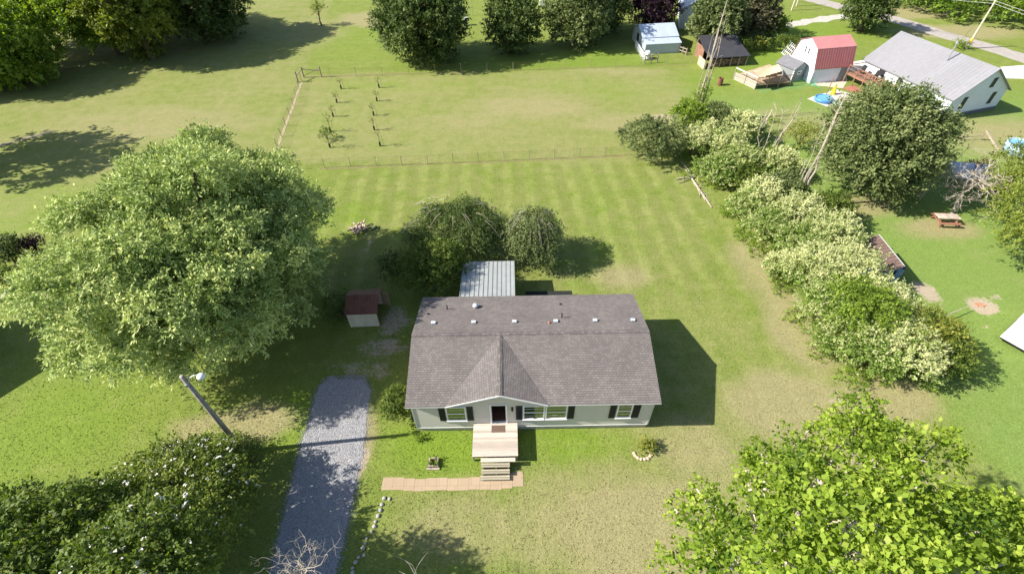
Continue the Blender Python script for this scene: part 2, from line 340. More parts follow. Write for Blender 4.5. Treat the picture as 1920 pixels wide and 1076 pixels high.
# ------------------------------------------------------------------ ground with mown, dry, lush and bare areas
def sheet(name, pts, z, mat, kind='structure', jitter=0, th=.006):
    return tag(MB().slab([(p[0], p[1], z) for p in pts], th).build(name, mat), kind=kind)
def lawn_values(px, py):
    A = {k: np.zeros(len(px)) for k in ('dry', 'lush', 'dirt', 'stripe', 'cool')}
    wob = np.sin(px * .9 + 1.3 * np.sin(py * .7)) * .5 + np.sin(py * 1.3 + px * .4) * .5
    def blob(k, p, rx, ry, amt, rot=0.0, hard=.5):
        c_, s_ = math.cos(rot), math.sin(rot); dx = px - p[0]; dy = py - p[1]
        u = (dx * c_ + dy * s_) / rx; v = (-dx * s_ + dy * c_) / ry
        d = np.sqrt(u * u + v * v) + wob * .12
        A[k][:] = np.maximum(A[k], amt * np.clip((1.0 + hard - d) / (hard * 2), 0, 1)) if amt > 0 else A[k] + amt * np.clip((1.0 + hard - d) / (hard * 2), 0, 1)
    def side(p, q):     # signed distance, positive to the right of p->q
        p = Vector(p[:2]); q = Vector(q[:2]); d = (q - p).normalized(); return (px - p.x) * d.y - (py - p.y) * d.x
    def cl(v, w=1.0): return np.clip(v / w + .5, 0, 1)
    # areas
    fl = side((-26.2, 50.7), (-28.9, 70.1))                       # right of the left fence line
    back = cl(py - 47.0 + .03 * px, 1)                            # beyond the wire fence
    hedge = side((20.0, 24.5), (15.0, 46.0))                      # right of the hedge
    right = cl(side((27.5, 12), (24.5, 46)), 3) * (1 - cl(py - 62, 8))
    A['cool'] += right * .75
    A['lush'] += .35 * right
    orch = cl(fl, .6) * back * (1 - cl(py - 72, 1)) * (1 - cl(px - 24, 4))
    A['dry'] += .25 * orch
    backlawn = cl(px + 19, 6) * cl(py - 27, 4) * (1 - back) * (1 - cl(px - 19, 6))
    A['stripe'] += backlawn * .9
    front = cl(px + 9, 3) * (1 - cl(py - 26, 6)) * (1 - cl(px - 27, 4))
    A['dry'] += .14 * front * cl(px - 1 + (12 - py) * .6, 8) + .12 * backlawn
    A['stripe'] += .25 * front
    leftf = (1 - cl(fl, .6)) * cl(py - 36, 6)
    A['dry'] += .22 * leftf; A['stripe'] += .12 * leftf
    # lush patches
    for (a_, b_, rx, ry, am) in ((820, 840, 3.0, 1.7, 1), (1060, 830, 3.5, 1.2, .9), (600, 800, 1.2, 2.0, .6), (560, 780, 2, 2.0, .8), (110, 800, 6, 4, .65), (50, 390, 8, 4, .75),
                             (640, 410, 3, 3, .6), (700, 60, 8, 10, .35), (920, 120, 12, 4, .6), (1120, 115, 8, 4, .7), (760, 160, 8, 2, .6), (1080, 160, 8, 2, .5),
                             (610, 240, 3, 4, .5), (1180, 170, 6, 3, .5), (1490, 60, 10, 8, .7), (1650, 60, 6, 8, .5), (1440, 130, 8, 5, .5), (1120, 390, 2, 8, .3), (1700, 500, 6, 5, .6),
                             (1420, 100, 5, 5, .8), (1320, 160, 6, 4, .4)):
        blob('lush', at(a_, b_), rx, ry, am)
    for (a_, b_, rx, ry, am) in ((1000, 200, 10, 4, .5), (1180, 230, 8, 3, .5), (850, 230, 10, 3, .35), (1150, 135, 9, 1.5, .4), (700, 35, 6, 4, .8), (560, 60, 8, 8, .4), (300, 230, 14, 6, .45),
                             (1160, 520, 2.2, 1.5, .6), (1480, 760, 3.5, 2.5, .9), (1650, 750, 3, 1.6, 1.0), (1230, 1000, 5, 3.5, .7), (1100, 980, 5, 2.5, .5), (880, 980, 4, 2, .4),
                             (680, 830, .6, 1.8, 1.0), (1500, 620, 2, 4, .8), (1420, 500, 2, 4, .6), (1800, 60, 8, 3, .9), (1700, 25, 8, 3, .8), (1500, 230, 6, 4, .4), (480, 790, 2.2, 1.2, .8), (420, 800, 2.5, 1, .8),
                             (1600, 385, 4, 1.6, .6), (1760, 430, 3, 1.4, .7), (150, 560, 3, 2, .2), (640, 760, .4, 2.5, .6), (1880, 260, 7, 5, .5), (1640, 880, 3, 4, .8), (1300, 850, 3, 3, .5)):
        blob('dry', at(a_, b_), rx, ry, am)
    for (a_, b_, rx, ry, am) in ((725, 650, 1.6, 1.0, .62), (735, 615, 1.6, 1.2, .6), (700, 650, 1.4, 1.0, .6), (700, 700, 2.2, 1.0, .48), (745, 590, 1.2, 1.2, .55), (640, 690, 2, .8, .48), (1740, 550, 1.0, 1.4, .75), (1845, 575, 1.3, 1.0, .8), (1870, 558, .5, .7, .6),
                             (1848, 612, .5, .3, .6), (1762, 590, .8, .6, .5), (1815, 180, 0.1, .1, .3), (1385, 400, .4, 3.5, .5), (1500, 575, .35, 3.5, .6), (685, 855, .35, 1.6, .62), (678, 900, .3, 1.2, .5),
                             (1845, 283, 2.6, 1.0, .55), (1500, 690, .7, 1.8, .4), (1590, 755, 2, .7, .5), (1640, 720, 1.6, .5, .45), (645, 700, 1.5, .5, .5), (690, 460, .6, 1.2, .6), (120, 620, .8, .8, .5), (135, 640, .8, .6, .55), (1600, 395, 1.8, .4, .4), (300, 110, 8, 2, .40)):
        blob('dirt', at(a_, b_), rx, ry, am, hard=.6)
    return A
def build_ground():
    x = np.concatenate([[-1500, -700, -350, -180], np.arange(-130, 130.1, .5), [180, 350, 700, 1500]])
    y = np.concatenate([[-600, -200, -60], np.arange(-8, 150.1, .5), [200, 380, 800, 1800]])
    X, Y = np.meshgrid(x, y); n = X.size; nx, ny = len(x), len(y)
    V = np.stack([X.ravel(), Y.ravel(), np.zeros(n)], 1)
    i = np.arange((nx - 1) * (ny - 1)); r = i // (nx - 1); c = i % (nx - 1); a = r * nx + c
    F = np.stack([a, a + 1, a + nx + 1, a + nx], 1)
    me = bpy.data.meshes.new('ground'); me.from_pydata(V.tolist(), [], F.tolist())
    A = lawn_values(V[:, 0], V[:, 1])
    for k, arr in A.items():
        t = me.attributes.new(k, 'FLOAT', 'POINT'); t.data.foreach_set('value', arr.astype(np.float32))
    me.materials.append(M['ground']); me.update()
    o = bpy.data.objects.new('ground', me); C.objects.link(o); tag(o, kind='structure')
build_ground()

def ragged(pts, step=.25, amp=.05):
    out = []; n = len(pts)
    for i in range(n):
        a = Vector((pts[i][0], pts[i][1])); b = Vector((pts[(i + 1) % n][0], pts[(i + 1) % n][1])); L = (b - a).length; k = max(1, int(L / step))
        nor = Vector(((b - a).y, -(b - a).x)).normalized()
        for j in range(k): out.append(a.lerp(b, j / k) + nor * rnd.gauss(0, amp))
    return [(p.x, p.y) for p in out]
sheet('gravel_driveway', ragged([(-12.4, -12), (-8.9, -12), (-9.15, 7.6), (-9.1, 14), (-9.55, 18.6), (-10.2, 19.3), (-12.3, 19.5), (-13.0, 18.9), (-12.9, 14), (-12.5, 8.3)]), .012, M['gravel'])
M['road'] = plain('worn_asphalt', (.36, .33, .31), .9, var=.12, scale=1.5, dirt=(.28, .26, .22)); M['concrete'] = plain('concrete', (.66, .63, .58), .8, var=.08, scale=1)
M['track'] = plain('gravel_track', (.44, .42, .38), .9, var=.2, scale=2)
def strip(name, cps, w, z, mat, amp=.08):
    P = [at(*c) for c in cps]; L, R_ = [], []
    for i, p in enumerate(P):
        d = (P[min(i + 1, len(P) - 1)] - P[max(i - 1, 0)]).normalized(); n = Vector((-d.y, d.x, 0)) * w / 2
        L.append(p + n); R_.append(p - n)
    return sheet(name, ragged([(p.x, p.y) for p in R_ + L[::-1]], 1.0, amp), z, mat)
strip('country_road', [(1440, -22), (1544, 5), (1587, 16), (1679, 37), (1771, 66), (1872, 94), (1916, 109), (2010, 142), (2100, 180)], 3.6, .012, M['road'])
strip('farm_track', [(1452, 53), (1475, 48), (1500, 44), (1568, 33), (1620, 28), (1660, 31)], 2.2, .008, M['track'], .2)
sheet('concrete_drive', [(p.x, p.y) for p in (at(1880, 147), at(1990, 150), at(1990, 118), at(1876, 126))], .010, M['concrete'])
sheet('concrete_pad', [(p.x, p.y) for p in (at(1585, 133), at(1660, 133), at(1650, 108), at(1596, 117))], .010, M['concrete'])
M['soil'] = plain('dry_soil', (.34, .28, .19), .95, var=.25, scale=3)
sheet('garden_plot', ragged([(p.x, p.y) for p in (at(1222, 232), at(1300, 228), at(1296, 212), at(1226, 217))], .5, .15), .010, M['soil'])
sheet('patio', ragged([(p.x, p.y) for p in (at(1520, 160), at(1582, 166), at(1590, 150), at(1586, 143), at(1540, 150))], .7, .05), .010, plain('patio_sand', (.56, .47, .36), .9))
def pebbles():
    n = 34000; y = rng.uniform(5.5, 19.7, n); xl = np.interp(y, [5, 8.3, 14, 18.9, 19.7], [-12.45, -12.5, -12.9, -13.0, -12.4]); xr = np.interp(y, [5, 7.6, 14, 18.6, 19.7], [-9.1, -9.15, -9.1, -9.55, -10.2])
    x = xl + (xr - xl) * rng.random(n); e = rng.random(n) < .16; side_ = rng.random(n) < .5
    x = np.where(e, np.where(side_, xl, xr) + rng.normal(0, .16, n), x); rr = rng.uniform(.012, .030, n)
    D = np.array([(1, 0, 0), (0, 1, 0), (-1, 0, 0), (0, -1, 0), (0, 0, 1), (0, 0, -.5)], float); a = rng.uniform(0, 3.14, n); ca, sa = np.cos(a), np.sin(a)
    V = np.empty((n, 6, 3)); sc = rng.uniform(.7, 1.3, (n, 3)); L_ = D[None] * sc[:, None] * rr[:, None, None]
    V[:, :, 0] = x[:, None] + L_[:, :, 0] * ca[:, None] - L_[:, :, 1] * sa[:, None]; V[:, :, 1] = y[:, None] + L_[:, :, 0] * sa[:, None] + L_[:, :, 1] * ca[:, None]; V[:, :, 2] = .014 + L_[:, :, 2]
    F = np.array([(0, 1, 4), (1, 2, 4), (2, 3, 4), (3, 0, 4), (1, 0, 5), (2, 1, 5), (3, 2, 5), (0, 3, 5)])
    FF = (F[None] + 6 * np.arange(n)[:, None, None]).reshape(-1, 3); me = bpy.data.meshes.new('loose_gravel'); me.vertices.add(n * 6); me.vertices.foreach_set('co', V.ravel().astype(np.float32))
    me.loops.add(len(FF) * 3); me.loops.foreach_set('vertex_index', FF.ravel().astype(np.int32)); me.polygons.add(len(FF)); me.polygons.foreach_set('loop_start', np.arange(0, len(FF) * 3, 3, dtype=np.int32)); me.polygons.foreach_set('loop_total', np.full(len(FF), 3, np.int32))
    me.materials.append(M['pebble']); me.update(calc_edges=True); o = bpy.data.objects.new('loose_gravel', me); C.objects.link(o)
    tag(o, kind='stuff'); o['label'] = 'loose grey gravel covering and spilling off the driveway'; o['category'] = 'gravel'
M['pebble'] = plain('pebble', (.40, .402, .43), .85, var=.55, scale=14)
pebbles()
# paver path of tan slabs in front of the steps
def paver_mat():
    m, nt, b = new_mat('tan_pavers'); v = coords(nt); br = nt.nodes.new('ShaderNodeTexBrick'); nt.links.new(v, br.inputs['Vector'])
    for k, q in (('Color1', (.38, .29, .20, 1)), ('Color2', (.42, .325, .225, 1)), ('Mortar', (.36, .27, .17, 1))): br.inputs[k].default_value = q
    for k, q in (('Scale', 1), ('Mortar Size', .012), ('Brick Width', .62), ('Row Height', .8)): br.inputs[k].default_value = q
    n1 = noise(nt, v, 8, 5, .7); col = mix(nt, mth(nt, 'MULTIPLY', n1, .5), br.outputs['Color'], (.30, .22, .14))
    nt.links.new(col, b.inputs['Base Color']); b.inputs['Roughness'].default_value = .9; bump(nt, b, mth(nt, 'SUBTRACT', n1, br.outputs['Fac']), .5, .02); return m
M['paver'] = paver_mat()
pm = MB()
for i, xx in enumerate(np.arange(-7.6, .1, .62)):
    oy = .03 * math.sin(i * 1.7) - (.04 * i if i < 3 else .1); ya = 12.55 + oy; yb = 11.82 + oy * .8
    if xx > -1.0: ya += .2 + .1 * (xx + 1); yb += .13 * (xx + 1.2)
    pm.box(xx, yb, 0, xx + .612, ya, .018 + .004 * (i % 3))
tag(pm.build('paver_path', M['paver']), kind='structure')

# ------------------------------------------------------------------ the beige house
HX0, HX1, HY0, HY1 = -6.22, 8.40, 15.17, 23.87
ZE, ZR = 3.19, 4.38; RY = (HY0 + HY1) / 2
house = thing('house', 'beige single storey house with dark shingle roof, black shutters and a wooden front porch', 'house', (0, 0, 0))
def slope(y): return ZE + (ZR - ZE) * (y - HY0) / (RY - HY0)
rf = MB()
nx0, nx1, ny = -3.68, 1.74, 15.47; AX = -.78
rf.slab([(HX0, HY0, ZE), (-3.9, HY0, ZE), (nx0, ny, slope(ny)), (nx1, ny, slope(ny)), (1.94, HY0, ZE), (HX1, HY0, ZE), (HX1, RY, ZR), (HX0, RY, ZR)], .11)
rf.slab([(HX1, HY1, ZE), (HX0, HY1, ZE), (HX0, RY, ZR), (HX1, RY, ZR)], .11)
rf.slab([(-3.92, HY0 - .03, ZE + .012), (AX, HY0 - .03, 4.27), (AX, RY, ZR + .02)], .09)
rf.slab([(AX, HY0 - .03, 4.27), (1.96, HY0 - .03, ZE + .012), (AX, RY, ZR + .02)], .09)
roof = rf.build('roof', M['shingle'], house)
M['ridgecap'] = shingle_mat('ridge_cap', (.10, .09, .09), (.22, .20, .20))
rc = MB()
for i in range(48):
    x0 = HX0 + i * (HX1 - HX0) / 48; x1 = x0 + (HX1 - HX0) / 48 - .01
    for sgn in (-1, 1):
        a = [(x0, RY, ZR + .03), (x0, RY + sgn * .16, ZR - .015), (x1, RY + sgn * .16, ZR - .015), (x1, RY, ZR + .03)]
        rc.slab(a if sgn < 0 else a[::-1], .02)
for i in range(14):
    y0 = HY0 + i * (RY - HY0) / 14; y1 = y0 + (RY - HY0) / 14 - .01; z0 = 4.30 + .11 * i / 14
    rc.slab([(AX, y0, z0), (AX + .15, y0, z0 - .06), (AX + .15, y1, z0 - .05), (AX, y1, z0 + .008)], .02)
    rc.slab([(AX - .15, y0, z0 - .06), (AX, y0, z0), (AX, y1, z0 + .008), (AX - .15, y1, z0 - .05)], .02)
rc.build('ridge_cap', M['ridgecap'], roof)
def onroof(x, y): return ZR - (ZR - ZE) * abs(y - RY) / (RY - HY0)
for x, y in ((-5.04, 20.70), (-2.48, 20.70), (.11, 20.68), (2.73, 20.66), (5.23, 20.66), (7.62, 20.63)):
    z = onroof(x, y); q = MB()
    q.box(x - .11, y - .09, z - .03, x + .11, y + .09, z + .08); q.box(x - .14, y - .11, z + .08, x + .14, y + .11, z + .115)
    q.build('roof_vent', M['vent'], roof)
z = onroof(-2.46, 22.68)
MB().lathe([(.11, -.05), (.11, .12), (.17, .13), (.2, .2), (.16, .3), (.05, .34)], (-2.46, 22.5, z)).build('turbine_vent', M['vent'], roof, True)
MB().lathe([(.09, -.05), (.09, .06), (.06, .10), (.02, .12)], (2.31, 20.52, onroof(0, 20.52))).build('plumbing_vent', M['redvent'], roof)
for x, y, h, r in ((-5.52, 21.75, .10, .06), (-4.33, 22.3, .38, .04), (3.23, 22.66, .10, .06), (3.17, 21.1, .42, .04)):
    MB().tube([(x, y, onroof(x, y) - .05), (x, y, onroof(x, y) + h)], r, 8).build('vent_pipe', M['pipe'], roof)
# walls
WX0, WX1, WY0, WY1, ZB = -5.97, 8.15, 15.42, 23.62, .42
DX0, DX1, DZ0, DZ1 = -1.33, -.50, .90, 2.86
wl = MB()
t = .15
def zt(y): return slope(y) - .12
wl.box(WX0, WY0, ZB, DX0, WY0 + t, zt(WY0)).box(DX1, WY0, ZB, WX1, WY0 + t, zt(WY0)).box(DX0, WY0, ZB, DX1, WY0 + t, DZ0 - .02).box(DX0, WY0, DZ1, DX1, WY0 + t, zt(WY0))
wl.prism([(-3.66, zt(WY0)), (1.72, zt(WY0)), (AX, 4.15)], WY0, WY0 + .1)
wl.box(WX0, WY1 - t, ZB, WX1, WY1, zt(WY0))
for x in (WX0, WX1 - t):
    prof = [(WY0 + t, ZB), (WY1 - t, ZB), (WY1 - t, zt(WY0)), (RY, ZR - .14), (WY0 + t, zt(WY0 + t))]
    k = len(wl.v); wl.v += [(x, a, b) for a, b in prof] + [(x + t, a, b) for a, b in prof]
    wl.face([k + i for i in range(5)][::-1]); wl.face([k + 5 + i for i in range(5)])
    for i in range(5): wl.face([k + i, k + (i + 1) % 5, k + 5 + (i + 1) % 5, k + 5 + i])
wl.build('wall', M['siding'], house)
MB().box(WX0 + .05, WY0 + .05, 0, WX1 - .05, WY1 - .05, ZB).build('foundation', M['skirt'], house)
MB().box(WX0 - .015, WY0 - .02, ZB - .03, DX0 - .7, WY0 - .001, ZB + .04).box(DX1 + .7, WY0 - .02, ZB - .03, WX1 + .015, WY0 - .001, ZB + .04).build('base_trim', M['white'], house)
MB().box(WX0 + t, WY0 + t, DZ0 - .1, WX1 - t, WY1 - t, DZ0 - .01).build('floor', M['floor'], house)
MB().box(-3, 18.6, DZ0, 2, 18.7, 3.1).build('inner_wall', M['innerwall'], house)
for a, b in (((HX0, HY0 - .012, ZE - .08), (-3.92, HY0 - .012, ZE - .08)), ((1.96, HY0 - .012, ZE - .08), (HX1, HY0 - .012, ZE - .08)), ((HX0, HY1 + .012, ZE - .07), (HX1, HY1 + .012, ZE - .07))):
    MB().bar(a, b, .02, .08).build('fascia', M['palegrey'], house)
for a, b in (((-3.9, HY0 - .05, ZE - .03), (AX, HY0 - .05, 4.235)), ((AX, HY0 - .05, 4.235), (1.94, HY0 - .05, ZE - .03))): MB().bar(a, b, .03, .09).build('fascia', M['white'], house)
for x in (HX0 + .03, HX1 - .03):
    for a, b in (((x, HY0 + .01, ZE - .17), (x, RY, ZR - .17)), ((x, RY, ZR - .17), (x, HY1 - .01, ZE - .17))): MB().bar(a, b, .02, .10).build('rake_board', M['palegrey'], house)
for x in (WX0 - .02, WX1 - .07): MB().box(x, WY0 - .02, ZB, x + .09, WY0 - .002, 3.0).build('corner_trim', M['palegrey'], house)
def window(x0, x1, z0=1.30, z1=2.76, cols=1, label=None, y=WY0, par=None):
    f = MB(); w = .075; ya, yb = y - .06, y - .001
    f.box(x0, ya, z0, x1, yb, z0 + w).box(x0, ya, z1 - w, x1, yb, z1).box(x0, ya, z0 + w, x0 + w, yb, z1 - w).box(x1 - w, ya, z0 + w, x1, yb, z1 - w)
    f.box(x0 + w, ya + .01, (z0 + z1) / 2 - .03, x1 - w, yb, (z0 + z1) / 2 + .03); f.box(x0 - .04, ya - .04, z0 - .05, x1 + .04, yb, z0 - .003)
    o = f.build('window', M['white'], par or house)
    for a, b in ((z0 + w, (z0 + z1) / 2 - .03), ((z0 + z1) / 2 + .03, z1 - w)):
        MB().box(x0 + w, y - .02, a, x1 - w, y - .003, b).build('pane', M['glass'], o)
    for q in (.25, .75): MB().box(x0 + w, y - .028, z0 + (z1 - z0) * q - .009, x1 - w, y - .0215, z0 + (z1 - z0) * q + .009).build('muntin', M['white'], o)
    return o
def shutter(x0, x1, z0=1.28, z1=2.74):
    f = MB(); y = WY0
    f.box(x0, y - .05, z0, x1, y - .002, z1)
    for i in range(18): f.box(x0 + .05, y - .062, z0 + .07 + i * .073, x1 - .05, y - .0505, z0 + .11 + i * .073)
    return f.build('shutter', M['shutter'], house)
window(-4.00, -2.82); window(.52, 1.80); window(1.84, 3.12); window(6.04, 6.94)
for a in ((-4.42, -4.05), (-2.77, -2.40), (.10, .47), (3.17, 3.55), (5.62, 5.99), (6.99, 7.40)): shutter(*a)
dr = MB(); dr.box(DX0 - .10, WY0 - .05, DZ0, DX0, WY0 + .02, DZ1 + .08).box(DX1, WY0 - .05, DZ0, DX1 + .10, WY0 + .02, DZ1 + .08).box(DX0, WY0 - .05, DZ1, DX1, WY0 + .02, DZ1 + .08).box(DX0 - .1, WY0 - .1, DZ0 - .04, DX1 + .1, WY0 + .1, DZ0 - .003)
df = dr.build('door_frame', M['white'], house)
dd = MB().box(DX0 - .035, WY0 + .16, DZ0 + .01, DX0 + .005, WY0 + .98, DZ1 - .02).build('door', M['floor'], house)
MB().tube([(DX0 + .03, WY0 + .9, 1.85), (DX0 + .08, WY0 + .9, 1.85)], .03, 8).build('handle', M['metal'], dd)
pl = MB().box(-.17, WY0 - .03, 2.45, -.05, WY0 - .001, 2.62).lathe([(.04, -.1), (.07, -.08), (.06, .08), (.02, .12)], (-.11, WY0 - .12, 2.5), 8).build('porch_light', M['pipe'], house)
# porch deck
porch = thing('porch', 'weathered grey brown wooden platform with wide steps at the open front door', 'porch', (-1.14, 14.2, 0))
def L(o, m): m.v = [(a - o.location[0], b - o.location[1], c - o.location[2]) for a, b, c in m.v]; return m
dk = MB(); yy = 13.29
while yy < 15.36: dk.box(-2.46, yy, .865, .18, yy + .132, .90); yy += .14
L(porch, dk).build('platform', M['deck'], porch)
fr = MB().box(-2.44, 13.33, .66, -2.38, 15.38, .862).box(.10, 13.33, .66, .16, 15.38, .862).box(-2.38, 13.33, .66, .10, 13.38, .862).box(-2.38, 15.3, .66, .1, 15.36, .862)
L(porch, fr).build('joist', M['oldwood'], porch)
for x in (-2.40, -1.1, .10):
    for y in (13.43, 15.22): L(porch, MB().box(x - .05, y, 0, x + .05, y + .1, .66)).build('post', M['oldwood'], porch)
for (x0, x1, y0, y1, z) in ((-1.97, .02, 13.03, 13.27, .72), (-1.95, -.30, 12.79, 13.05, .54), (-1.95, -.31, 12.50, 12.76, .36), (-2.0, -.31, 12.22, 12.48, .18)):
    b_ = MB().box(x0, y0, z - .045, x1, (y0 + y1) / 2 - .008, z).box(x0, (y0 + y1) / 2 + .008, z - .045, x1, y1, z)
    L(porch, b_).build('step', M['deck'] if z > .6 else M['step'], porch)
for x in (-1.85, -1.1, -.42):
    st = MB()
    k = len(st.v); pr = [(12.26, 0), (13.28, 0), (13.28, .67), (13.05, .67), (13.05, .49), (12.78, .49), (12.78, .31), (12.5, .31), (12.5, .13), (12.26, .13)]
    st.v += [(x, a, b) for a, b in pr] + [(x + .05, a, b) for a, b in pr]; n = len(pr)
    st.face([k + i for i in range(n)][::-1]); st.face([k + n + i for i in range(n)])
    for i in range(n): st.face([k + i, k + (i + 1) % n, k + n + (i + 1) % n, k + n + i])
    L(porch, st).build('stringer', M['oldwood'], porch)
tag(MB().box(-1.37, 14.78, .903, -.56, 15.24, .918).build('doormat', M['mat']), 'brown rectangular doormat lying before the open front door', 'doormat')
# low platform behind the house, its top coloured near black
rd = thing('back_platform', 'low dark platform just behind the house, right of the metal patio cover', 'porch', (2.8, 26, 0))
MB().box(-1.75, -1.6, .42, 1.85, .95, .5).build('platform', plain('near_black', (.02, .024, .02), .8), rd)
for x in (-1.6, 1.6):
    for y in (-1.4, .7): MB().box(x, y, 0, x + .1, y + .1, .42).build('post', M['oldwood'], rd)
# patio cover / carport
cp = thing('patio_cover', 'ribbed pale metal patio roof on posts behind the house', 'canopy', (-1.8, 26.2, 0))
def cz(y): return 2.62 - .05 * (y - 23.9)
c1 = MB(); x = -3.78
c1.slab([(-1.98, -2.3, cz(23.9)), (2.0, -2.3, cz(23.9)), (2.0, 2.2, cz(28.4)), (-1.93, 2.2, cz(28.4))], .03)
for i in range(13):
    xx = -1.95 + i * .327; c1.slab([(xx, -2.31, cz(23.9) + .035), (xx + .035, -2.31, cz(23.9) + .035), (xx + .035, 2.21, cz(28.4) + .035), (xx, 2.21, cz(28.4) + .035)], .034)
c1.build('roof', M['galv'], cp)
for xx in (-1.9, -.6, .7, 1.9):
    MB().box(xx - .05, 2.0, 0, xx + .05, 2.1, cz(28.3) - .035).build('post', M['whitemetal'], cp)
MB().box(-1.95, 1.98, cz(28.3) - .16, 1.95, 2.0, cz(28.3) - .036).build('beam', M['whitemetal'], cp)

# ------------------------------------------------------------------ old metal shed left of the house
ms = thing('metal_shed', 'small old metal shed with rusty red roof and dirty white front, left of the house', 'shed', (-10.95, 25.2, 0), .03)
MB().box(-1.10, -1.15, 0, 1.05, -1.10, 1.52).box(-1.1, 1.1, 0, 1.05, 1.15, 1.5).prism([(-1.1, 0), (-1.05, 0), (-1.05, 1.5), (-1.1, 1.5)], -1.1, 1.1).build('wall', M['shedwhite'], ms)
sr = MB(); sr.slab([(-1.2, -1.28, 1.50), (1.2, -1.28, 1.50), (1.2, .1, 2.12), (-1.2, .1, 2.12)], .03).slab([(1.2, 1.3, 1.50), (-1.2, 1.3, 1.50), (-1.2, .1, 2.12), (1.2, .1, 2.12)], .03)
sr.build('roof', M['rustroof'], ms)
MB().box(1.02, -1.12, 0, 1.06, -1.04, 1.5).build('door_post', M['tanmetal'], ms); MB().box(1.02, 1.02, 0, 1.06, 1.1, 1.5).build('door_post', M['tanmetal'], ms)
MB().bar((1.08, 1.05, .75), (1.62, .85, .75), .03, 1.45).build('door', M['tanmetal'], ms)

# ------------------------------------------------------------------ vegetation
def leaf_mesh(name, pos, dirv, nor, length, width, tint, mat, parent=None, fold=.12):
    n = len(pos); dirv = dirv / (np.linalg.norm(dirv, axis=1, keepdims=True) + 1e-9)
    side = np.cross(dirv, nor); side /= (np.linalg.norm(side, axis=1, keepdims=True) + 1e-9); up = np.cross(side, dirv)
    Lh = length[:, None]; Wd = width[:, None]
    V = np.empty((n, 4, 3), np.float32)
    V[:, 0] = pos; V[:, 2] = pos + dirv * Lh
    V[:, 1] = pos + dirv * Lh * .45 + side * Wd * .5 + up * Wd * fold
    V[:, 3] = pos + dirv * Lh * .45 - side * Wd * .5 + up * Wd * fold
    me = bpy.data.meshes.new(name); me.vertices.add(n * 4); me.vertices.foreach_set('co', V.ravel())
    me.loops.add(n * 4); me.loops.foreach_set('vertex_index', np.arange(n * 4, dtype=np.int32))
    me.polygons.add(n); me.polygons.foreach_set('loop_start', np.arange(0, n * 4, 4, dtype=np.int32)); me.polygons.foreach_set('loop_total', np.full(n, 4, np.int32))
    a = me.attributes.new('tint', 'FLOAT', 'FACE'); a.data.foreach_set('value', np.clip(tint, 0, 1).astype(np.float32))
    me.materials.append(mat); me.update(calc_edges=True); me.validate()
    o = bpy.data.objects.new(name, me); C.objects.link(o)
    if parent: o.parent = parent
    return o
def unit(n):
    v = rng.normal(size=(n, 3)); return v / np.linalg.norm(v, axis=1, keepdims=True)
def lobes_in(c, r, n, lr, seed=1, low=-.5):
    """clumps just under an uneven ellipsoid, with gaps between them, plus a few inside"""
    R = np.random.default_rng(seed); out = []; n = int(n * 2.3); lr = lr * .62; rm = min(r)
    for i in range(n):
        z = 1 - (i + .5) / n * (1 - low) + R.uniform(-.05, .05); z = max(-.99, min(.99, z)); a = i * 2.39996 + R.uniform(-.35, .35); q = math.sqrt(max(0, 1 - z * z))
        l = lr * math.exp(R.normal() * .28); big = .5 + .5 * math.sin(a * 2 + seed) * math.sin(z * 4 + seed * 2)
        k = R.uniform(.82, 1.0) + .07 * big - .75 * l / rm
        out.append((c[0] + r[0] * q * math.cos(a) * k, c[1] + r[1] * q * math.sin(a) * k, c[2] + r[2] * z * k, l, l, l * R.uniform(.65, .9)))
    for i in range(max(1, n // 8)):
        d = R.normal(size=3) * .25; out.append((c[0] + d[0] * r[0], c[1] + d[1] * r[1], c[2] + d[2] * r[2], lr * 1.6, lr * 1.6, lr * 1.3))
    return out
def break_up(lobes, k, f, seed):
    R = np.random.default_rng(seed); out = []
    for l in lobes:
        for j in range(k):
            d = R.normal(size=3); d /= np.linalg.norm(d); d[2] = abs(d[2]) * .8 - .1; q = f * R.uniform(.75, 1.25); m = (1 - q * .6) * R.uniform(.75, 1.15)
            out.append((l[0] + d[0] * l[3] * m, l[1] + d[1] * l[4] * m, l[2] + d[2] * l[5] * m, l[3] * q, l[4] * q, l[5] * q * .85))
    return out
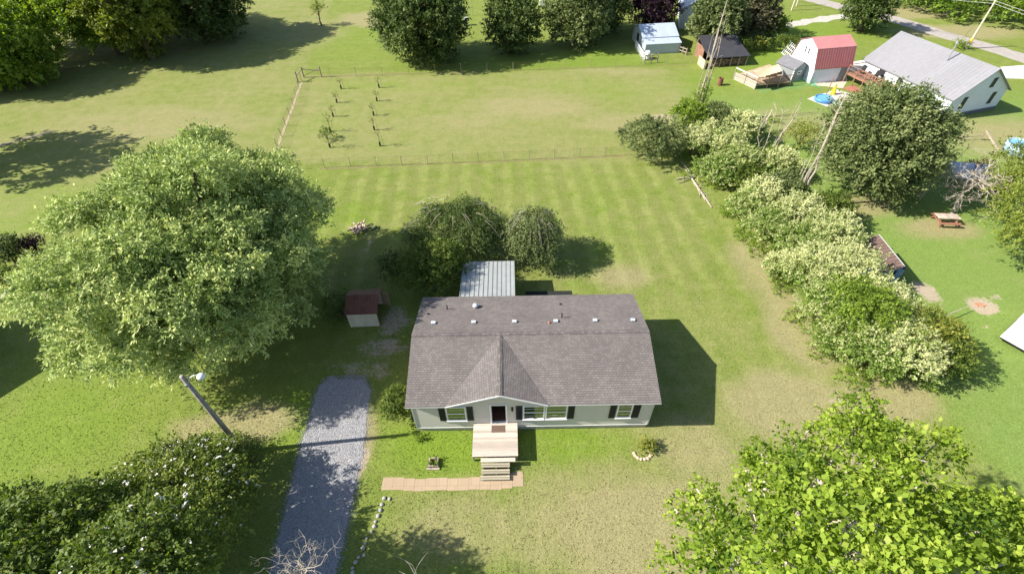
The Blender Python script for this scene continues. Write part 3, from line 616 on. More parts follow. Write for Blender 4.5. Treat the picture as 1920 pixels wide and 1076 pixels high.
def foliage(name, lobes, dens, per, spray, leaf, mat, parent=None, droop=.2, wid=.5, tintfn=None, up=.5, loose=.12, spread=.3, inner=.25, zmin=.05, fold=.12, size_var=.3):
    """lobes -> sprays -> leaves. dens = sprays per square metre of lobe surface"""
    P, D, Nn, T = [], [], [], []
    LB = np.array(lobes, float); cen = LB[:, :3].mean(0)
    for li, l in enumerate(LB):
        c = l[:3]; r = l[3:6]; area = 4 * PI * ((r[0] * r[1] + r[0] * r[2] + r[1] * r[2]) / 3)
        m = max(4, int(area * dens)); d = unit(m); d[:, 2] = np.where(d[:, 2] < -.35, -d[:, 2] * .7, d[:, 2])
        rad = rng.uniform(.72, 1.0 + loose, m); k = rng.random(m) < inner; rad[k] *= rng.uniform(.35, .85, k.sum())
        # lumpy surface
        ph = rng.uniform(0, 6, 3); rad *= 1 + .13 * np.sin(d[:, 0] * 5 + ph[0]) * np.sin(d[:, 1] * 5 + ph[1]) + .08 * np.sin(d[:, 2] * 7 + ph[2])
        b = c + d * r * rad[:, None]
        if len(LB) > 1:   # drop most sprays buried inside other lobes
            keep = np.ones(m, bool)
            for lj, o in enumerate(LB):
                if lj == li: continue
                q = (((b - o[:3]) / o[3:6]) ** 2).sum(1); keep &= ~((q < .45) & (rng.random(m) < .9))
            b = b[keep]; d = d[keep]; m = len(b)
            if m == 0: continue
        ax = d * .9 + rng.normal(size=(m, 3)) * .35; ax[:, 2] -= droop; ax /= np.linalg.norm(ax, axis=1, keepdims=True)
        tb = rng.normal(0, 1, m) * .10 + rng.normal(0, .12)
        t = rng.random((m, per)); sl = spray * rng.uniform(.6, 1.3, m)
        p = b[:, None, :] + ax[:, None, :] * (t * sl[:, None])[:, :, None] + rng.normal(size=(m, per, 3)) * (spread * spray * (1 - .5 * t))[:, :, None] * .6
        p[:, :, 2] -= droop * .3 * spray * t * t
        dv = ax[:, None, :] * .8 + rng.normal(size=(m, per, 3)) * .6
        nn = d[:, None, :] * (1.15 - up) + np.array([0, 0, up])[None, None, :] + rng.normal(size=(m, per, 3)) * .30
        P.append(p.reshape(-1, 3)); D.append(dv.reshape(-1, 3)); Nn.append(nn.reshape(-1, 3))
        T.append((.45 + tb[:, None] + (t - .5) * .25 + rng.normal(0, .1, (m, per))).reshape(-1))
    P = np.concatenate(P); D = np.concatenate(D); Nn = np.concatenate(Nn); T = np.concatenate(T)
    k = P[:, 2] > zmin; P, D, Nn, T = P[k], D[k], Nn[k], T[k]
    if tintfn: T = tintfn(P, T)
    ln = leaf * rng.uniform(1 - size_var, 1 + size_var, len(P))
    o = leaf_mesh(name, P, D, Nn, ln, ln * wid, T, mat, parent, fold); return o, len(P)
def limb_mesh(base, lobes, r0, split, R, twigs=0, wob=.25, zfac=.9):
    m = MB(); base = Vector(base); cz_ = np.array(lobes)
    cen = Vector(cz_[:, :3].mean(0)); top = Vector((cen.x, cen.y, cen.z)); fork = base.lerp(top, split)
    fork = Vector((base.x + (fork.x - base.x) * .6, base.y + (fork.y - base.y) * .6, fork.z))
    pts = [base - Vector((0, 0, .1)), base + Vector((0, 0, .25)), base.lerp(fork, .5) + Vector((R.uniform(-wob, wob) * .5, R.uniform(-wob, wob) * .5, 0)), fork]
    m.tube(pts, [r0 * 1.5, r0 * 1.08, r0 * .9, r0 * .8], 9)
    for l in (lobes if len(lobes) < 14 else lobes[::3]):
        e = Vector(l[:3]) + Vector((0, 0, l[5] * .3)); mid = fork.lerp(e, .5) + Vector((R.uniform(-wob, wob), R.uniform(-wob, wob), R.uniform(0, wob) + .1 * (e - fork).length))
        m.tube([fork, fork.lerp(mid, .5) + Vector((0, 0, .05)), mid, e], [r0 * .5, r0 * .4, r0 * .28, r0 * .10], 6)
        for k in range(twigs):
            dirn = Vector((R.gauss(0, 1), R.gauss(0, 1), R.gauss(.3, .7))).normalized(); s_ = mid.lerp(e, R.uniform(.1, 1))
            q = s_ + Vector((dirn.x * l[3], dirn.y * l[4], dirn.z * l[5])) * R.uniform(.6, .95)
            m.tube([s_, s_.lerp(q, .5) + Vector((0, 0, .08)), q], [r0 * .14, r0 * .09, r0 * .03], 5)
    return m
NLEAF = [0]
def tree(name, label, cat, base, lobes, r0, dens, per, spray, leaf, mat, group=None, split=.45, bark='bark', seed=1, twigs=1, crown='crown', **kw):
    root = thing(name, label, cat, (base[0], base[1], 0), 0, group); R = random.Random(seed)
    lb = [(l[0] - base[0], l[1] - base[1], l[2], l[3], l[4], l[5]) for l in lobes]
    limb_mesh((0, 0, 0), lb, r0, split, R, twigs).build('trunk', M[bark], root, True)
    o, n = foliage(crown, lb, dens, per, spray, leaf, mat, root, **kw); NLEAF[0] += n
    return root

LM = {}
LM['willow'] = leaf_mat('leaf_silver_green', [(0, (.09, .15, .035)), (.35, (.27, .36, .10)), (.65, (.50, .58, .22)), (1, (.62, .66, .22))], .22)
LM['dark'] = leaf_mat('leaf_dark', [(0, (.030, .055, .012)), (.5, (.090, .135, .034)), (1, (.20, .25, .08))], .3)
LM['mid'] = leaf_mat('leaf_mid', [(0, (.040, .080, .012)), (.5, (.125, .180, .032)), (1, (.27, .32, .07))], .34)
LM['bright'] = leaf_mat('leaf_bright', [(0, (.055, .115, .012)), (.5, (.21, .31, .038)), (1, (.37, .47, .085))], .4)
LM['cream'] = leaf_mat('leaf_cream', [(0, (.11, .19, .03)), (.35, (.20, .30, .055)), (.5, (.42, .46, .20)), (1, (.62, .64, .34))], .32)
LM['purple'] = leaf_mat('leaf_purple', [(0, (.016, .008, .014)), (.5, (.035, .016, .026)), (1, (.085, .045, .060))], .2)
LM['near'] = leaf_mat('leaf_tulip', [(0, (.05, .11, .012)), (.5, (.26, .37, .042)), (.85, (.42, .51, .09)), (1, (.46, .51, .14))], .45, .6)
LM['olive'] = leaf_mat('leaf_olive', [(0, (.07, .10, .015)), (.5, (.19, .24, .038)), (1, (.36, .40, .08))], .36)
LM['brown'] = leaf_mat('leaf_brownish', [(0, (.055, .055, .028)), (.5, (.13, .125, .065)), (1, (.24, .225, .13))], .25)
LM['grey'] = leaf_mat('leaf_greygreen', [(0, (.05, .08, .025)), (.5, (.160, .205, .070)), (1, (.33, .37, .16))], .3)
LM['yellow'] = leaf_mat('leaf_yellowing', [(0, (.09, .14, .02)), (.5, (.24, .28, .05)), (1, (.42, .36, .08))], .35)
M['petal'] = plain('white_petal', (.72, .70, .66), .6, var=.1)

# --- the big silvery tree left of the house
c = (-20.3, 25.0, 6.7); R5 = np.random.default_rng(5); big = []
for k in range(30):
    z = 1 - (k + .5) / 30 * 1.85; a = k * 2.39996; q = math.sqrt(1 - z * z); l = R5.uniform(2.0, 3.1); kk = R5.uniform(.66, .84)
    big.append((c[0] + 7.2 * q * math.cos(a) * kk, c[1] + 9.9 * q * math.sin(a) * kk, c[2] + 6.9 * z * kk * .93, l, l, l * .8))
big = [l for l in big if l[0] > c[0] - 5.3 + .12 * l[2] or l[2] > 6.5]
lb = break_up(big, 9, .42, 8) + [(c[0], c[1], c[2], 4.5, 4.5, 3.5)]
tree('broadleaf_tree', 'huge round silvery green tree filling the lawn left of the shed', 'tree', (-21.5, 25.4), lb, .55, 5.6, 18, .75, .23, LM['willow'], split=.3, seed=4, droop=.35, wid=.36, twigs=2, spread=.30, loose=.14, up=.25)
print('leaves', NLEAF)

# --- the near tree at the lower right
near = [(1622, 775, 10.5, 42), (1600, 830, 11, 60), (1560, 800, 10, 38), (1495, 820, 9.5, 32), (1510, 880, 11, 46), (1440, 880, 9.5, 45), (1425, 945, 10.5, 50), (1400, 865, 9, 22), (1360, 990, 10.5, 50), (1315, 925, 9, 35),
        (1280, 965, 8.5, 30), (1300, 1010, 9.5, 45), (1340, 1060, 11, 70), (1450, 1010, 13, 75), (1540, 950, 13.5, 75), (1620, 900, 13, 70), (1690, 860, 11.5, 50), (1750, 835, 10.5, 38), (1690, 950, 13.5, 70), (1600, 1040, 15, 95),
        (1480, 1076, 14.5, 90), (1740, 950, 12.5, 50), (1800, 965, 12, 50), (1860, 980, 11.5, 45), (1780, 1040, 13.5, 80), (1880, 1040, 12, 75), (1930, 1080, 12.5, 90), (1700, 1070, 15, 90), (1265, 1065, 9, 36), (1650, 820, 11.5, 45)]
lbn = []
for x, y, z, rp in near:
    p = at(x, y, z); r = rp * (p - Vector((0, 0, CAMH))).length / FPX - .22; lbn.append((p.x, p.y, p.z, r, r, r * .85))
lbn = break_up(lbn, 6, .40, 4); nb = (8.6, 4.2)
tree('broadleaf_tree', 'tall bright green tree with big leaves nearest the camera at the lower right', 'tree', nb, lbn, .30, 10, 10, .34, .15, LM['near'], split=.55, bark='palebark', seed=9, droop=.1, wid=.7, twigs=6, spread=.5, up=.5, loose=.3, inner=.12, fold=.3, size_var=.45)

near_tree = [o for o in bpy.data.objects if o.get('label', '').startswith('tall bright green tree')][0]
for (a, b, z0, z1, r_) in (((1560, 850), (1588, 805), 11.6, 11.9, .035), ((1518, 950), (1538, 912), 13.9, 14.3, .06), ((1525, 960), (1545, 948), 13.8, 14.1, .03), ((1668, 958), (1698, 938), 13.9, 14.2, .035), ((1650, 990), (1720, 990), 14.6, 14.6, .035), ((1645, 985), (1648, 1060), 14.6, 15.8, .05), ((1830, 1074), (1885, 1056), 14.2, 14.0, .06), ((1530, 915), (1529, 880), 13.4, 13.0, .02), ((1715, 985), (1716, 1030), 14.8, 15.0, .02)):
    A_, B_ = at(*a, z0 - .35), at(*b, z1 - .35); off = Vector((nb[0], nb[1], 0)); MB().tube([A_ - off - (B_ - A_) * .3 - Vector((0, 0, .5)), A_ - off, A_.lerp(B_, .5) - off + Vector((.02, .03, .03)), B_ - off], [r_ * 1.2, r_, r_ * .9, r_ * .5], 7).build('limb', M['palebark'], near_tree)
# --- shrubs behind the house
def shrub(name, label, c, r, mat, nl=12, lr=None, dens=7, per=12, spray=.5, leaf=.16, cat='shrub', group=None, seed=1, low=-.4, r0=.08, **kw):
    lr = lr or min(r) * .48; lb = lobes_in(c, r, nl, lr, seed, low)
    return tree(name, label, cat, (c[0], c[1]), lb, r0, dens, per, spray, leaf, mat, group, seed=seed, split=.25, **kw)
def weeping(name, label, c, r, seed, mat):
    root = shrub(name, label, c, r, mat, 18, min(r) * .42, 9, 15, .8, .17, 'tree', None, seed, -.2, .16, droop=1.1, wid=.4, spread=.22)
    R = random.Random(seed)
    for i in range(30):
        a = R.choice((.5, 2.4, 3.6, 5.2)) + R.gauss(0, .35); q = R.uniform(.3, .75); p = Vector((math.cos(a) * r[0] * q, math.sin(a) * r[1] * q, c[2] + r[2] * (math.sqrt(1 - q * q) * .98)))
        e = Vector((p.x * 1.0 + math.cos(a) * r[0] * .33, p.y + math.sin(a) * r[1] * .33, p.z - r[2] * R.uniform(.2, .55)))
        tw = MB().tube([p, p.lerp(e, .4) + Vector((0, 0, .22)), e], [.016, .013, .006], 4); tw.build('bare_branch', M['twig'], root)
    return root
weeping('weeping_tree', 'wide weeping tree with drooping bare grey twigs behind the patio cover', (-4.5, 32.2, 2.6), (4.6, 3.4, 2.5), 5, LM['dark'])
weeping('weeping_tree', 'smaller weeping tree with grey twigs standing alone right of the patio cover', (1.75, 31.3, 2.5), (2.3, 2.2, 2.5), 6, LM['grey'])
shrub('shrub', 'tall olive green bush against the left side of the metal patio cover', (-6.1, 27.6, 2.3), (2.75, 2.2, 2.5), LM['mid'], 16, 1.05, 8, seed=8, leaf=.15, zmin=.1)
shrub('shrub', 'small dark bush in the shade behind the metal shed', (-9.4, 29.6, 1.0), (1.4, 1.2, 1.1), LM['dark'], 6, .6, 7, seed=9)
shrub('shrub', 'dark bush growing against the left wall of the metal shed', (-12.9, 25.3, .9), (1.0, 1.3, 1.1), LM['dark'], 6, .5, 8, seed=10)
shrub('shrub', 'neat round bush at the left front corner of the beige house', (-7.15, 16.6, 1.3), (1.0, .97, 1.27), LM['mid'], 16, .5, 24, 12, .22, .11, seed=11, up=.7)
shrub('shrub', 'tiny weedy bush at the foot of the left front corner of the beige house', (-5.75, 14.95, .2), (.35, .25, .3), LM['bright'], 4, .16, 20, 10, .2, .08, seed=12, r0=.02)

def grass():
    n = 300000; x = rng.uniform(-44, 44, n); y = rng.uniform(5, 52, n)
    k = rng.random(n) < np.clip((52 - y) / 40, 0, 1) * np.clip((44 - np.abs(x)) / 18, 0, 1); x, y = x[k], y[k]
    out = ~((x > -12.9) & (x < -9.2) & (y < 19.4)) & ~((x > -6) & (x < 8.2) & (y > 15.4) & (y < 23.7)) & ~((x > -7.6) & (x < .3) & (y > 11.7) & (y < 12.65))
    x, y = x[out], y[out]; n = len(x); A = lawn_values(x, y); k = (A['dirt'] < .4); x, y = x[k], y[k]; n = len(x)
    d = rng.normal(size=(n, 3)) * .55; d[:, 2] = rng.uniform(.2, .7, n)
    P = np.stack([x, y, np.full(n, -.01)], 1); Nn = rng.normal(size=(n, 3)) * .4 + np.array([-.25, -.1, 1.0]); ln = rng.uniform(.04, .10, n)
    o = leaf_mesh('lawn_grass', P, d, Nn, ln, ln * .6, np.full(n, .5), M['ground'])
    A = lawn_values(x, y)
    for q, arr in A.items(): t_ = o.data.attributes.new(q, 'FLOAT', 'FACE'); t_.data.foreach_set('value', arr.astype(np.float32))
    tag(o, kind='stuff'); o['label'] = 'short mown grass of the lawn around the beige house'; o['category'] = 'grass'
grass()
# --- lower left shrubs and trees
def add_flowers(root, lobes, n, seed, size=.10, zc=0):
    R = np.random.default_rng(seed); P = []
    for l in lobes:
        m = max(1, int(n * l[3] ** 2 / sum(q[3] ** 2 for q in lobes) * R.choice([.1, .5, 1, 1.9]))); d = R.normal(size=(m, 3)); d /= np.linalg.norm(d, axis=1, keepdims=True); d[:, 2] = np.abs(d[:, 2])
        cl_ = d[R.integers(0, m, m)] * .8 + d * .35; P.append(np.array(l[:3]) + cl_ / np.linalg.norm(cl_, axis=1, keepdims=True) * np.array(l[3:6]) * 1.12)
    P = np.concatenate(P); n = len(P); k = 5
    pos = np.repeat(P, k, 0); dv = rng.normal(size=(n * k, 3)); dv[:, 2] *= .3
    leaf_mesh('blossom', pos, dv, np.tile(np.array([[0, 0, 1.0]]), (n * k, 1)) + rng.normal(size=(n * k, 3)) * .3, np.full(n * k, size), np.full(n * k, size * .8), np.full(n * k, .5), M['petal'], root)
c = (-17.2, 9.6, 2.6); lb = lobes_in(c, (4.6, 4.2, 2.9), 22, 1.3, 21, -.3)
fb = tree('flowering_bush', 'large dark bush dotted with white blossom left of the gravel driveway', 'shrub', (-17.2, 9.6), lb, .14, 8, 12, .5, .16, LM['mid'], split=.2, seed=22, wid=.55, tintfn=lambda P, T: T + .12 + .2 * np.sin(P[:, 0] * 1.1 + 1) * np.sin(P[:, 1] * 1.3))
add_flowers(fb, [(l[0] + 17.2, l[1] - 9.6, *l[2:]) for l in lb], 1100, 5, .085)
shrub('evergreen_bush', 'narrow dark upright bush beside the foot of the lamp pole', (-15.1, 13.3, 1.5), (1.0, 1.0, 1.7), LM['dark'], 9, .5, 12, 12, .3, .11, seed=23, cat='shrub')
shrub('shrub', 'green bush draped over the base of the lamp pole', (-17.2, 14.0, 1.0), (1.7, .9, 1.3), LM['bright'], 8, .6, 9, seed=24, leaf=.13)
c = (-19.5, 6.0, 5.0); lb = lobes_in(c, (5.6, 4.0, 3.6), 22, 1.5, 31, -.5)
tree('broadleaf_tree', 'dark leafy tree cut off by the bottom left corner of the photo', 'tree', (-19.5, 6.0), lb, .25, 6, 12, .55, .2, LM['mid'], seed=32, wid=.6)
shrub('shrub', 'dark low bush at the left edge below the wide lawn', (-24.0, 9.6, 1.6), (3.2, 2.0, 1.7), LM['dark'], 12, .9, 8, seed=25)
# a tree just below the frame, whose shade reaches the stone border
c = (-14.3, 6.0, 7.0); lb = lobes_in(c, (2.7, 2.9, 2.2), 14, 1.2, 41, -.6)
ft = tree('flowering_tree', 'leafy tree with white blossom at the bottom edge just left of the driveway end', 'tree', (-14.8, 5.5), lb, .16, 6, 12, .5, .17, LM['mid'], seed=42, wid=.6)
add_flowers(ft, [(l[0] + 14.8, l[1] - 5.5, *l[2:]) for l in lb], 260, 6, .10)
# --- bare twigs poking in at the bottom edge
def bare_tree(name, label, base, top, n, r0, spread, seed, mat='twig', cat='dead tree', depth=2, curl=.5, tl=1.3):
    R = random.Random(seed); root = thing(name, label, cat, (base[0], base[1], 0)); m = MB(); top = Vector(top) - Vector((base[0], base[1], 0))
    def grow(p, d, L_, r, dep):
        pts = [p]; q = p.copy(); dd = d.copy(); k = 5
        for i in range(k):
            dd = (dd + Vector((R.gauss(0, 1), R.gauss(0, 1), R.gauss(0, 1))) * curl * .3).normalized(); q = q + dd * L_ / k; pts.append(q.copy())
        m.tube(pts, [r * (1 - .75 * i / k) for i in range(k + 1)], 5)
        if dep > 0:
            for i in range(R.randint(3, 4)):
                s_ = pts[R.randint(2, k)]; nd = (dd + Vector((R.gauss(0, 1), R.gauss(0, 1), R.gauss(0, .8))) * .9).normalized(); grow(s_, nd, L_ * .6, r * .55, dep - 1)
    m.tube([Vector((0, 0, -.1)), top * .5 + Vector((.1, .1, 0)), top], [r0, r0 * .8, r0 * .6], 8)
    m.build('trunk', M[mat], root); m = MB()
    for i in range(n):
        a = 2 * PI * i / n + R.uniform(-.4, .4); d = Vector((math.cos(a) * spread, math.sin(a) * spread, R.uniform(.1, 1))).normalized()
        grow(top - Vector((0, 0, R.uniform(0, .5))), d, tl * R.uniform(.7, 1.2), r0 * .5, depth)
    m.build('branches', M[mat], root); return root
t1 = at(560, 1062, 7); bare_tree('dead_tree', 'bare tree top of curling bleached twigs over the bottom of the gravel driveway', (t1.x - .3, t1.y - .8), t1 - Vector((0, 0, .3)), 16, .035, 1.2, 3, curl=1.3, tl=1.15, depth=2)
t2 = at(790, 1120, 8); bare_tree('dead_tree', 'few thin bare twigs rising from the bottom edge below the stone border', (t2.x, t2.y - .6), t2, 7, .04, 1.0, 4, curl=.5, tl=1.1, depth=1)

# --- trees at the back
def bigtree(label, px, h, r, mat, seed, zc=None, base=None, dens=2.6, leaf=.34, name='broadleaf_tree', nl=20, low=-.6, group=None, per=12, cat='tree', lrk=.34, **kw):
    b_ = base or at(*px); zc = zc or h * .46; lb = lobes_in((b_[0], b_[1], zc), (r, r, h - zc), nl, r * lrk, seed, low)
    return tree(name, label, cat, (b_[0], b_[1]), lb, .05 * r + .1, dens, per, .9, leaf, mat, group, seed=seed, twigs=1, wid=kw.pop('wid', .55), **kw)
bigtree('dark green round tree at the top, leftmost of the row behind the wire fence', (800, 112), 12.5, 6.6, LM['dark'], 51, low=-.95, nl=26)
bigtree('compact dark green tree second from the left in the row behind the wire fence', (962, 98), 8.8, 4.0, LM['dark'], 52, low=-.95, nl=24)
bigtree('tall grey green tree third from the left in the row behind the wire fence', (1078, 84), 10.5, 4.9, LM['grey'], 53, low=-.95, nl=24)
bigtree('dark green tree close behind the right side of the tall grey green tree', (1122, 62), 9.0, 4.4, LM['dark'], 54, low=-.95)
bigtree('dark purple leaved tree behind the blue roofed shed', (1222, 54), 8.8, 4.2, LM['purple'], 55, low=-.95)
bigtree('slim pale young tree between the grey green tree and the purple tree', (1182, 34), 4.5, 1.1, LM['brown'], 56, 2.8, nl=7, dens=2)
bigtree('pale green leafy tree behind the black roofed woodshed', (1335, 84), 7.4, 4.0, LM['grey'], 57, low=-.95, leaf=.4)
bigtree('brownish green tree right of the pale tree behind the woodshed', (1392, 70), 8.2, 4.4, LM['brown'], 58, low=-.9)
bigtree('small dark bushy tree at the right end of the clump behind the woodshed', (1442, 76), 3.6, 2.2, LM['mid'], 59, 1.9, nl=10)
bigtree('dense dark conical tree standing alone by the country road', (1612, 58), 8.0, 3.7, LM['dark'], 60, 3.9, low=-.95)
for i, (px_, py_, r_, h_, lab) in enumerate(((1392, 100, 1.25, 2.0, 'clipped round bush leftmost behind the black roofed woodshed'), (1416, 97, .7, 2.2, 'thin yellow green sapling between the clipped round bushes'),
                                        (1434, 96, .8, 1.6, 'small clipped round bush in the middle of the garden row'), (1462, 96, 1.2, 2.1, 'clipped round bush near the steps of the red roofed barn'), (1484, 94, .9, 1.9, 'clipped round bush rightmost of the row, touching the barn'))):
    p = at(px_, py_); shrub('shrub', lab, (p.x, p.y, h_ * .55), (r_, r_, h_ * .45), LM['mid' if i != 1 else 'yellow'], 6, r_ * .55, 6, 10, .4, .2, seed=70 + i, group=None, r0=.05)
# grove, top left
for i, (x, y, h, r, zc, m_, lab) in enumerate((
        (-61.0, 81.5, 15, 6.5, 7.4, 'bright', 'tree in the top left grove with a pair of bare lower trunks'),
        (-54.5, 79.0, 15.5, 6.2, 8.2, 'olive', 'tall dark tree in the grove, rightmost trunk standing in the shade'),
        (-48.5, 88.0, 13.5, 6.8, 6.2, 'dark', 'dark tree at the right end of the top left grove'),
        (-68.0, 70.5, 10.5, 6.4, 4.8, 'bright', 'low branched green tree at the near side of the top left grove'),
        (-77.0, 70.0, 12, 7.0, 5.4, 'bright', 'bright green tree at the left edge of the grove'),
        (-72.0, 84.0, 15, 8.0, 8, 'bright', 'sunlit green tree at the back of the top left grove'),
        (-62.0, 92.0, 15, 8.0, 8, 'olive', 'mid green tree filling the top of the top left grove'))):
    bigtree(lab, None, h, r, LM[m_], 80 + i, zc, (x, y), dens=2.4, leaf=.38, low=-.95, nl=26)
bigtree('leafy tree beyond the left edge casting shade on the wide field', None, 15, 6.4, LM['mid'], 90, 8.5, (-63.0, 48.5), dens=1.2, leaf=.45, nl=14)
# woodland edge, top right
wl_ = []
for i in range(90):
    u = rnd.random(); q = Vector((70.5, 97.5)).lerp(Vector((88, 66)), u) if i % 3 else Vector((60, 112)).lerp(Vector((72, 97)), rnd.random())
    off = rnd.uniform(0, 22); q = q + Vector((.86, .5)) * off; r_ = rnd.uniform(1.6, 3.2); wl_.append((q.x, q.y, rnd.uniform(.6, 2.5) + off * .28, r_, r_, r_ * .85))
wo, _ = foliage('woodland_edge', wl_, 1.5, 12, .9, .42, LM['bright'], None, wid=.55, tintfn=lambda P, T: T - .18 + .25 * np.sin(P[:, 0] * .9) * np.sin(P[:, 1] * .7))
tag(wo, kind='stuff'); wo['label'] = 'dense green woodland edge beyond the country road'; wo['category'] = 'woodland'

# --- hedgerow between the two properties
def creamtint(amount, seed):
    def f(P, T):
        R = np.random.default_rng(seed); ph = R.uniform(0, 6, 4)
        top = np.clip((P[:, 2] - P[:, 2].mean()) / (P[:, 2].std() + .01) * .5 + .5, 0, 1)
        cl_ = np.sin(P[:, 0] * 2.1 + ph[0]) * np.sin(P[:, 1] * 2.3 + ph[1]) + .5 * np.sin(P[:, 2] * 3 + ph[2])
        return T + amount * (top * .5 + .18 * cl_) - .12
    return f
HG = [  # px, py, radius in photo pixels, height of centre, kind, label
 (1218, 262, 50, 2.0, 'grey', 'dark rounded bush at the far left end of the hedgerow'),
 (1288, 222, 24, 2.2, 'bright', 'bright vine bush around the foot of the tallest dead trunk'),
 (1345, 222, 32, 1.6, 'grey', 'grey green bush just right of the tallest dead trunk'),
 (1392, 240, 30, 1.7, 'cream', 'pale cream bush at the far end of the hedgerow, beyond the dead snag'),
 (1300, 266, 23, 1.5, 'cream', 'small round cream bush beside the dark bush at the hedgerow end'),
 (1325, 250, 22, 1.5, 'cream', 'cream bush left of centre among the far hedgerow bushes'),
 (1362, 275, 28, 1.6, 'cream', 'cream bush in front of the grey green bush in the far hedgerow'),
 (1345, 318, 36, 1.3, 'bright', 'bright green bush above the fallen branches'),
 (1392, 300, 32, 1.4, 'bright', 'bright green bush at the middle of the far hedgerow'),
 (1405, 335, 30, 1.2, 'mid', 'dull green bush between bright far bushes and the cream ones'),
 (1462, 306, 27, 1.6, 'cream', 'cream bush behind the second group of dead stems'),
 (1428, 368, 34, 1.7, 'cream', 'cream bush on the lawn side by the middle dead trunks'),
 (1468, 355, 30, 1.8, 'grey', 'grey green bush just left of the leaning middle dead trunks'),
 (1392, 388, 26, 1.0, 'bright', 'low bright bush on the lawn edge right of the fallen branches'),
 (1440, 425, 34, 1.5, 'bright', 'bright bush on the lawn edge below the cream one'),
 (1500, 405, 38, 1.9, 'cream', 'cream bush at the foot of the leaning middle dead trunks'),
 (1556, 395, 34, 1.5, 'mid', 'green bush on the far side of the hedgerow near the large round tree'),
 (1500, 455, 36, 1.6, 'bright', 'bright bush in the middle of the near hedgerow'),
 (1562, 448, 40, 2.0, 'cream', 'cream bush beside the upper end of the long open shed'),
 (1468, 500, 26, 1.2, 'cream', 'small cream bush alone on the lawn edge of the hedgerow'),
 (1530, 505, 42, 2.0, 'cream', 'broad cream bush at the centre of the near hedgerow'),
 (1598, 512, 44, 2.2, 'cream', 'large cream bush left of the long open shed'),
 (1550, 570, 44, 1.8, 'bright', 'bright fern like bush jutting onto the lawn'),
 (1612, 585, 55, 2.3, 'brightb', 'big bright green bush with layered branches in front of the cream ones'),
 (1662, 575, 42, 2.0, 'cream', 'cream bush in front of the blue end of the long open shed'),
 (1572, 632, 40, 1.4, 'bright', 'low bright bush on the lawn edge near the hedgerow end'),
 (1640, 655, 46, 1.7, 'bright', 'green bush at the near left end of the hedgerow'),
 (1698, 660, 48, 1.9, 'cream', 'yellowish cream bush at the near tip of the hedgerow'),
 (1745, 630, 40, 1.9, 'yellow', 'yellow green bush at the near right side of the hedgerow'),
 (1772, 665, 34, 1.6, 'mid', 'green bush rightmost at the near tip of the hedgerow')]
for i, (x, y, rp, zc, kd, lab) in enumerate(HG):
    p = at(x, y, zc); dist = (p - Vector((0, 0, CAMH))).length; r_ = rp * dist / FPX * 1.14; zr = zc * .95
    mt = LM['bright'] if kd == 'brightb' else LM[kd]; kw = {}
    if kd == 'cream': kw['tintfn'] = creamtint(.75, i)
    if kd == 'bright' and i > 6: mt = LM['cream']; kw['tintfn'] = creamtint(.14, i)
    if i >= 22: r_ *= .92
    shrub('shrub', lab, (p.x, p.y, zc), (r_, r_, zr), mt, 12, r_ * .42, 7.5 if r_ < 2 else 6.5, 12, .42, .15 if dist < 50 else .19, seed=100 + i, low=-.35, r0=.07, loose=.2, **kw)
p = at(1690, 700, .6)
# bright low weeds along the hedgerow foot
wp = []
for (a_, b_) in ((1330, 345), (1370, 400), (1400, 440), (1430, 470), (1460, 540), (1500, 600), (1540, 650), (1600, 700), (1660, 712), (1720, 712), (1790, 690), (1270, 300), (1300, 320), (1310, 240), (1420, 250), (1440, 240)):
    for k in range(5):
        q = at(a_ + rnd.uniform(-22, 22), b_ + rnd.uniform(-14, 14)); wp.append((q.x, q.y, .15, rnd.uniform(.4, .8), rnd.uniform(.4, .8), rnd.uniform(.3, .55)))
wo, _ = foliage('hedge_weeds', wp, 9, 9, .3, .14, LM['bright'], None, wid=.4, up=.2)
tag(wo, kind='stuff'); wo['label'] = 'tangled low weeds and grass along the foot of the hedgerow'; wo['category'] = 'undergrowth'
# --- large round tree on the right with its small companion
bigtree('large round dark green tree right of the hedgerow, before the grey roofed house', None, 9.8, 4.9, LM['grey'], 61, 5.0, (34.4, 41.2), dens=4, leaf=.26, nl=30, low=-.8, lrk=.42)
p = at(1672, 360, 1.8); shrub('shrub', 'small round tree in front of the large round tree on the right', (p.x, p.y, 1.9), (1.7, 1.6, 1.7), LM['grey'], 10, .75, 7, seed=62, leaf=.2)
p = at(1505, 255, 1.6); shrub('shrub', 'yellowing bush standing alone on the lawn behind the hedgerow', (p.x, p.y, 1.6), (2.1, 1.9, 1.5), LM['yellow'], 10, .8, 4, 10, .5, .17, seed=63)
# right edge tree
rb = [(at(1908, 300, 5), 1.8), (at(1905, 350, 4.5), 1.6), (at(1900, 400, 4.0), 1.6), (at(1925, 440, 3.5), 1.5), (at(1880, 330, 3.8), 1.0), (at(1950, 380, 5), 2.2), (at(1950, 320, 5), 2.2), (at(1880, 420, 3), .9), (at(1900, 455, 2.5), .9)]
tree('broadleaf_tree', 'light green tree cut off by the right edge above the picnic table', 'tree', (at(1945, 440).x, at(1945, 440).y), [(p.x, p.y, p.z, r, r, r * .8) for p, r in rb], .22, 5, 11, .6, .2, LM['olive'], seed=64, twigs=3, inner=.3)
for (a_, b_, z_, lab, s_) in ((1830, 322, .9, 'dark red leaved shrub beside the blue roofed lean-to', 65), (1868, 345, .7, 'low reddish shrub right of the blue roofed lean-to', 66)):
    p = at(a_, b_, z_); shrub('shrub', lab, (p.x, p.y, z_), (1.2, 1.0, z_ * 1.1), leaf_mat('leaf_red_%d' % s_, [(0, (.05, .02, .015)), (.5, (.13, .05, .04)), (1, (.26, .15, .09))]), 7, .5, 7, seed=s_)

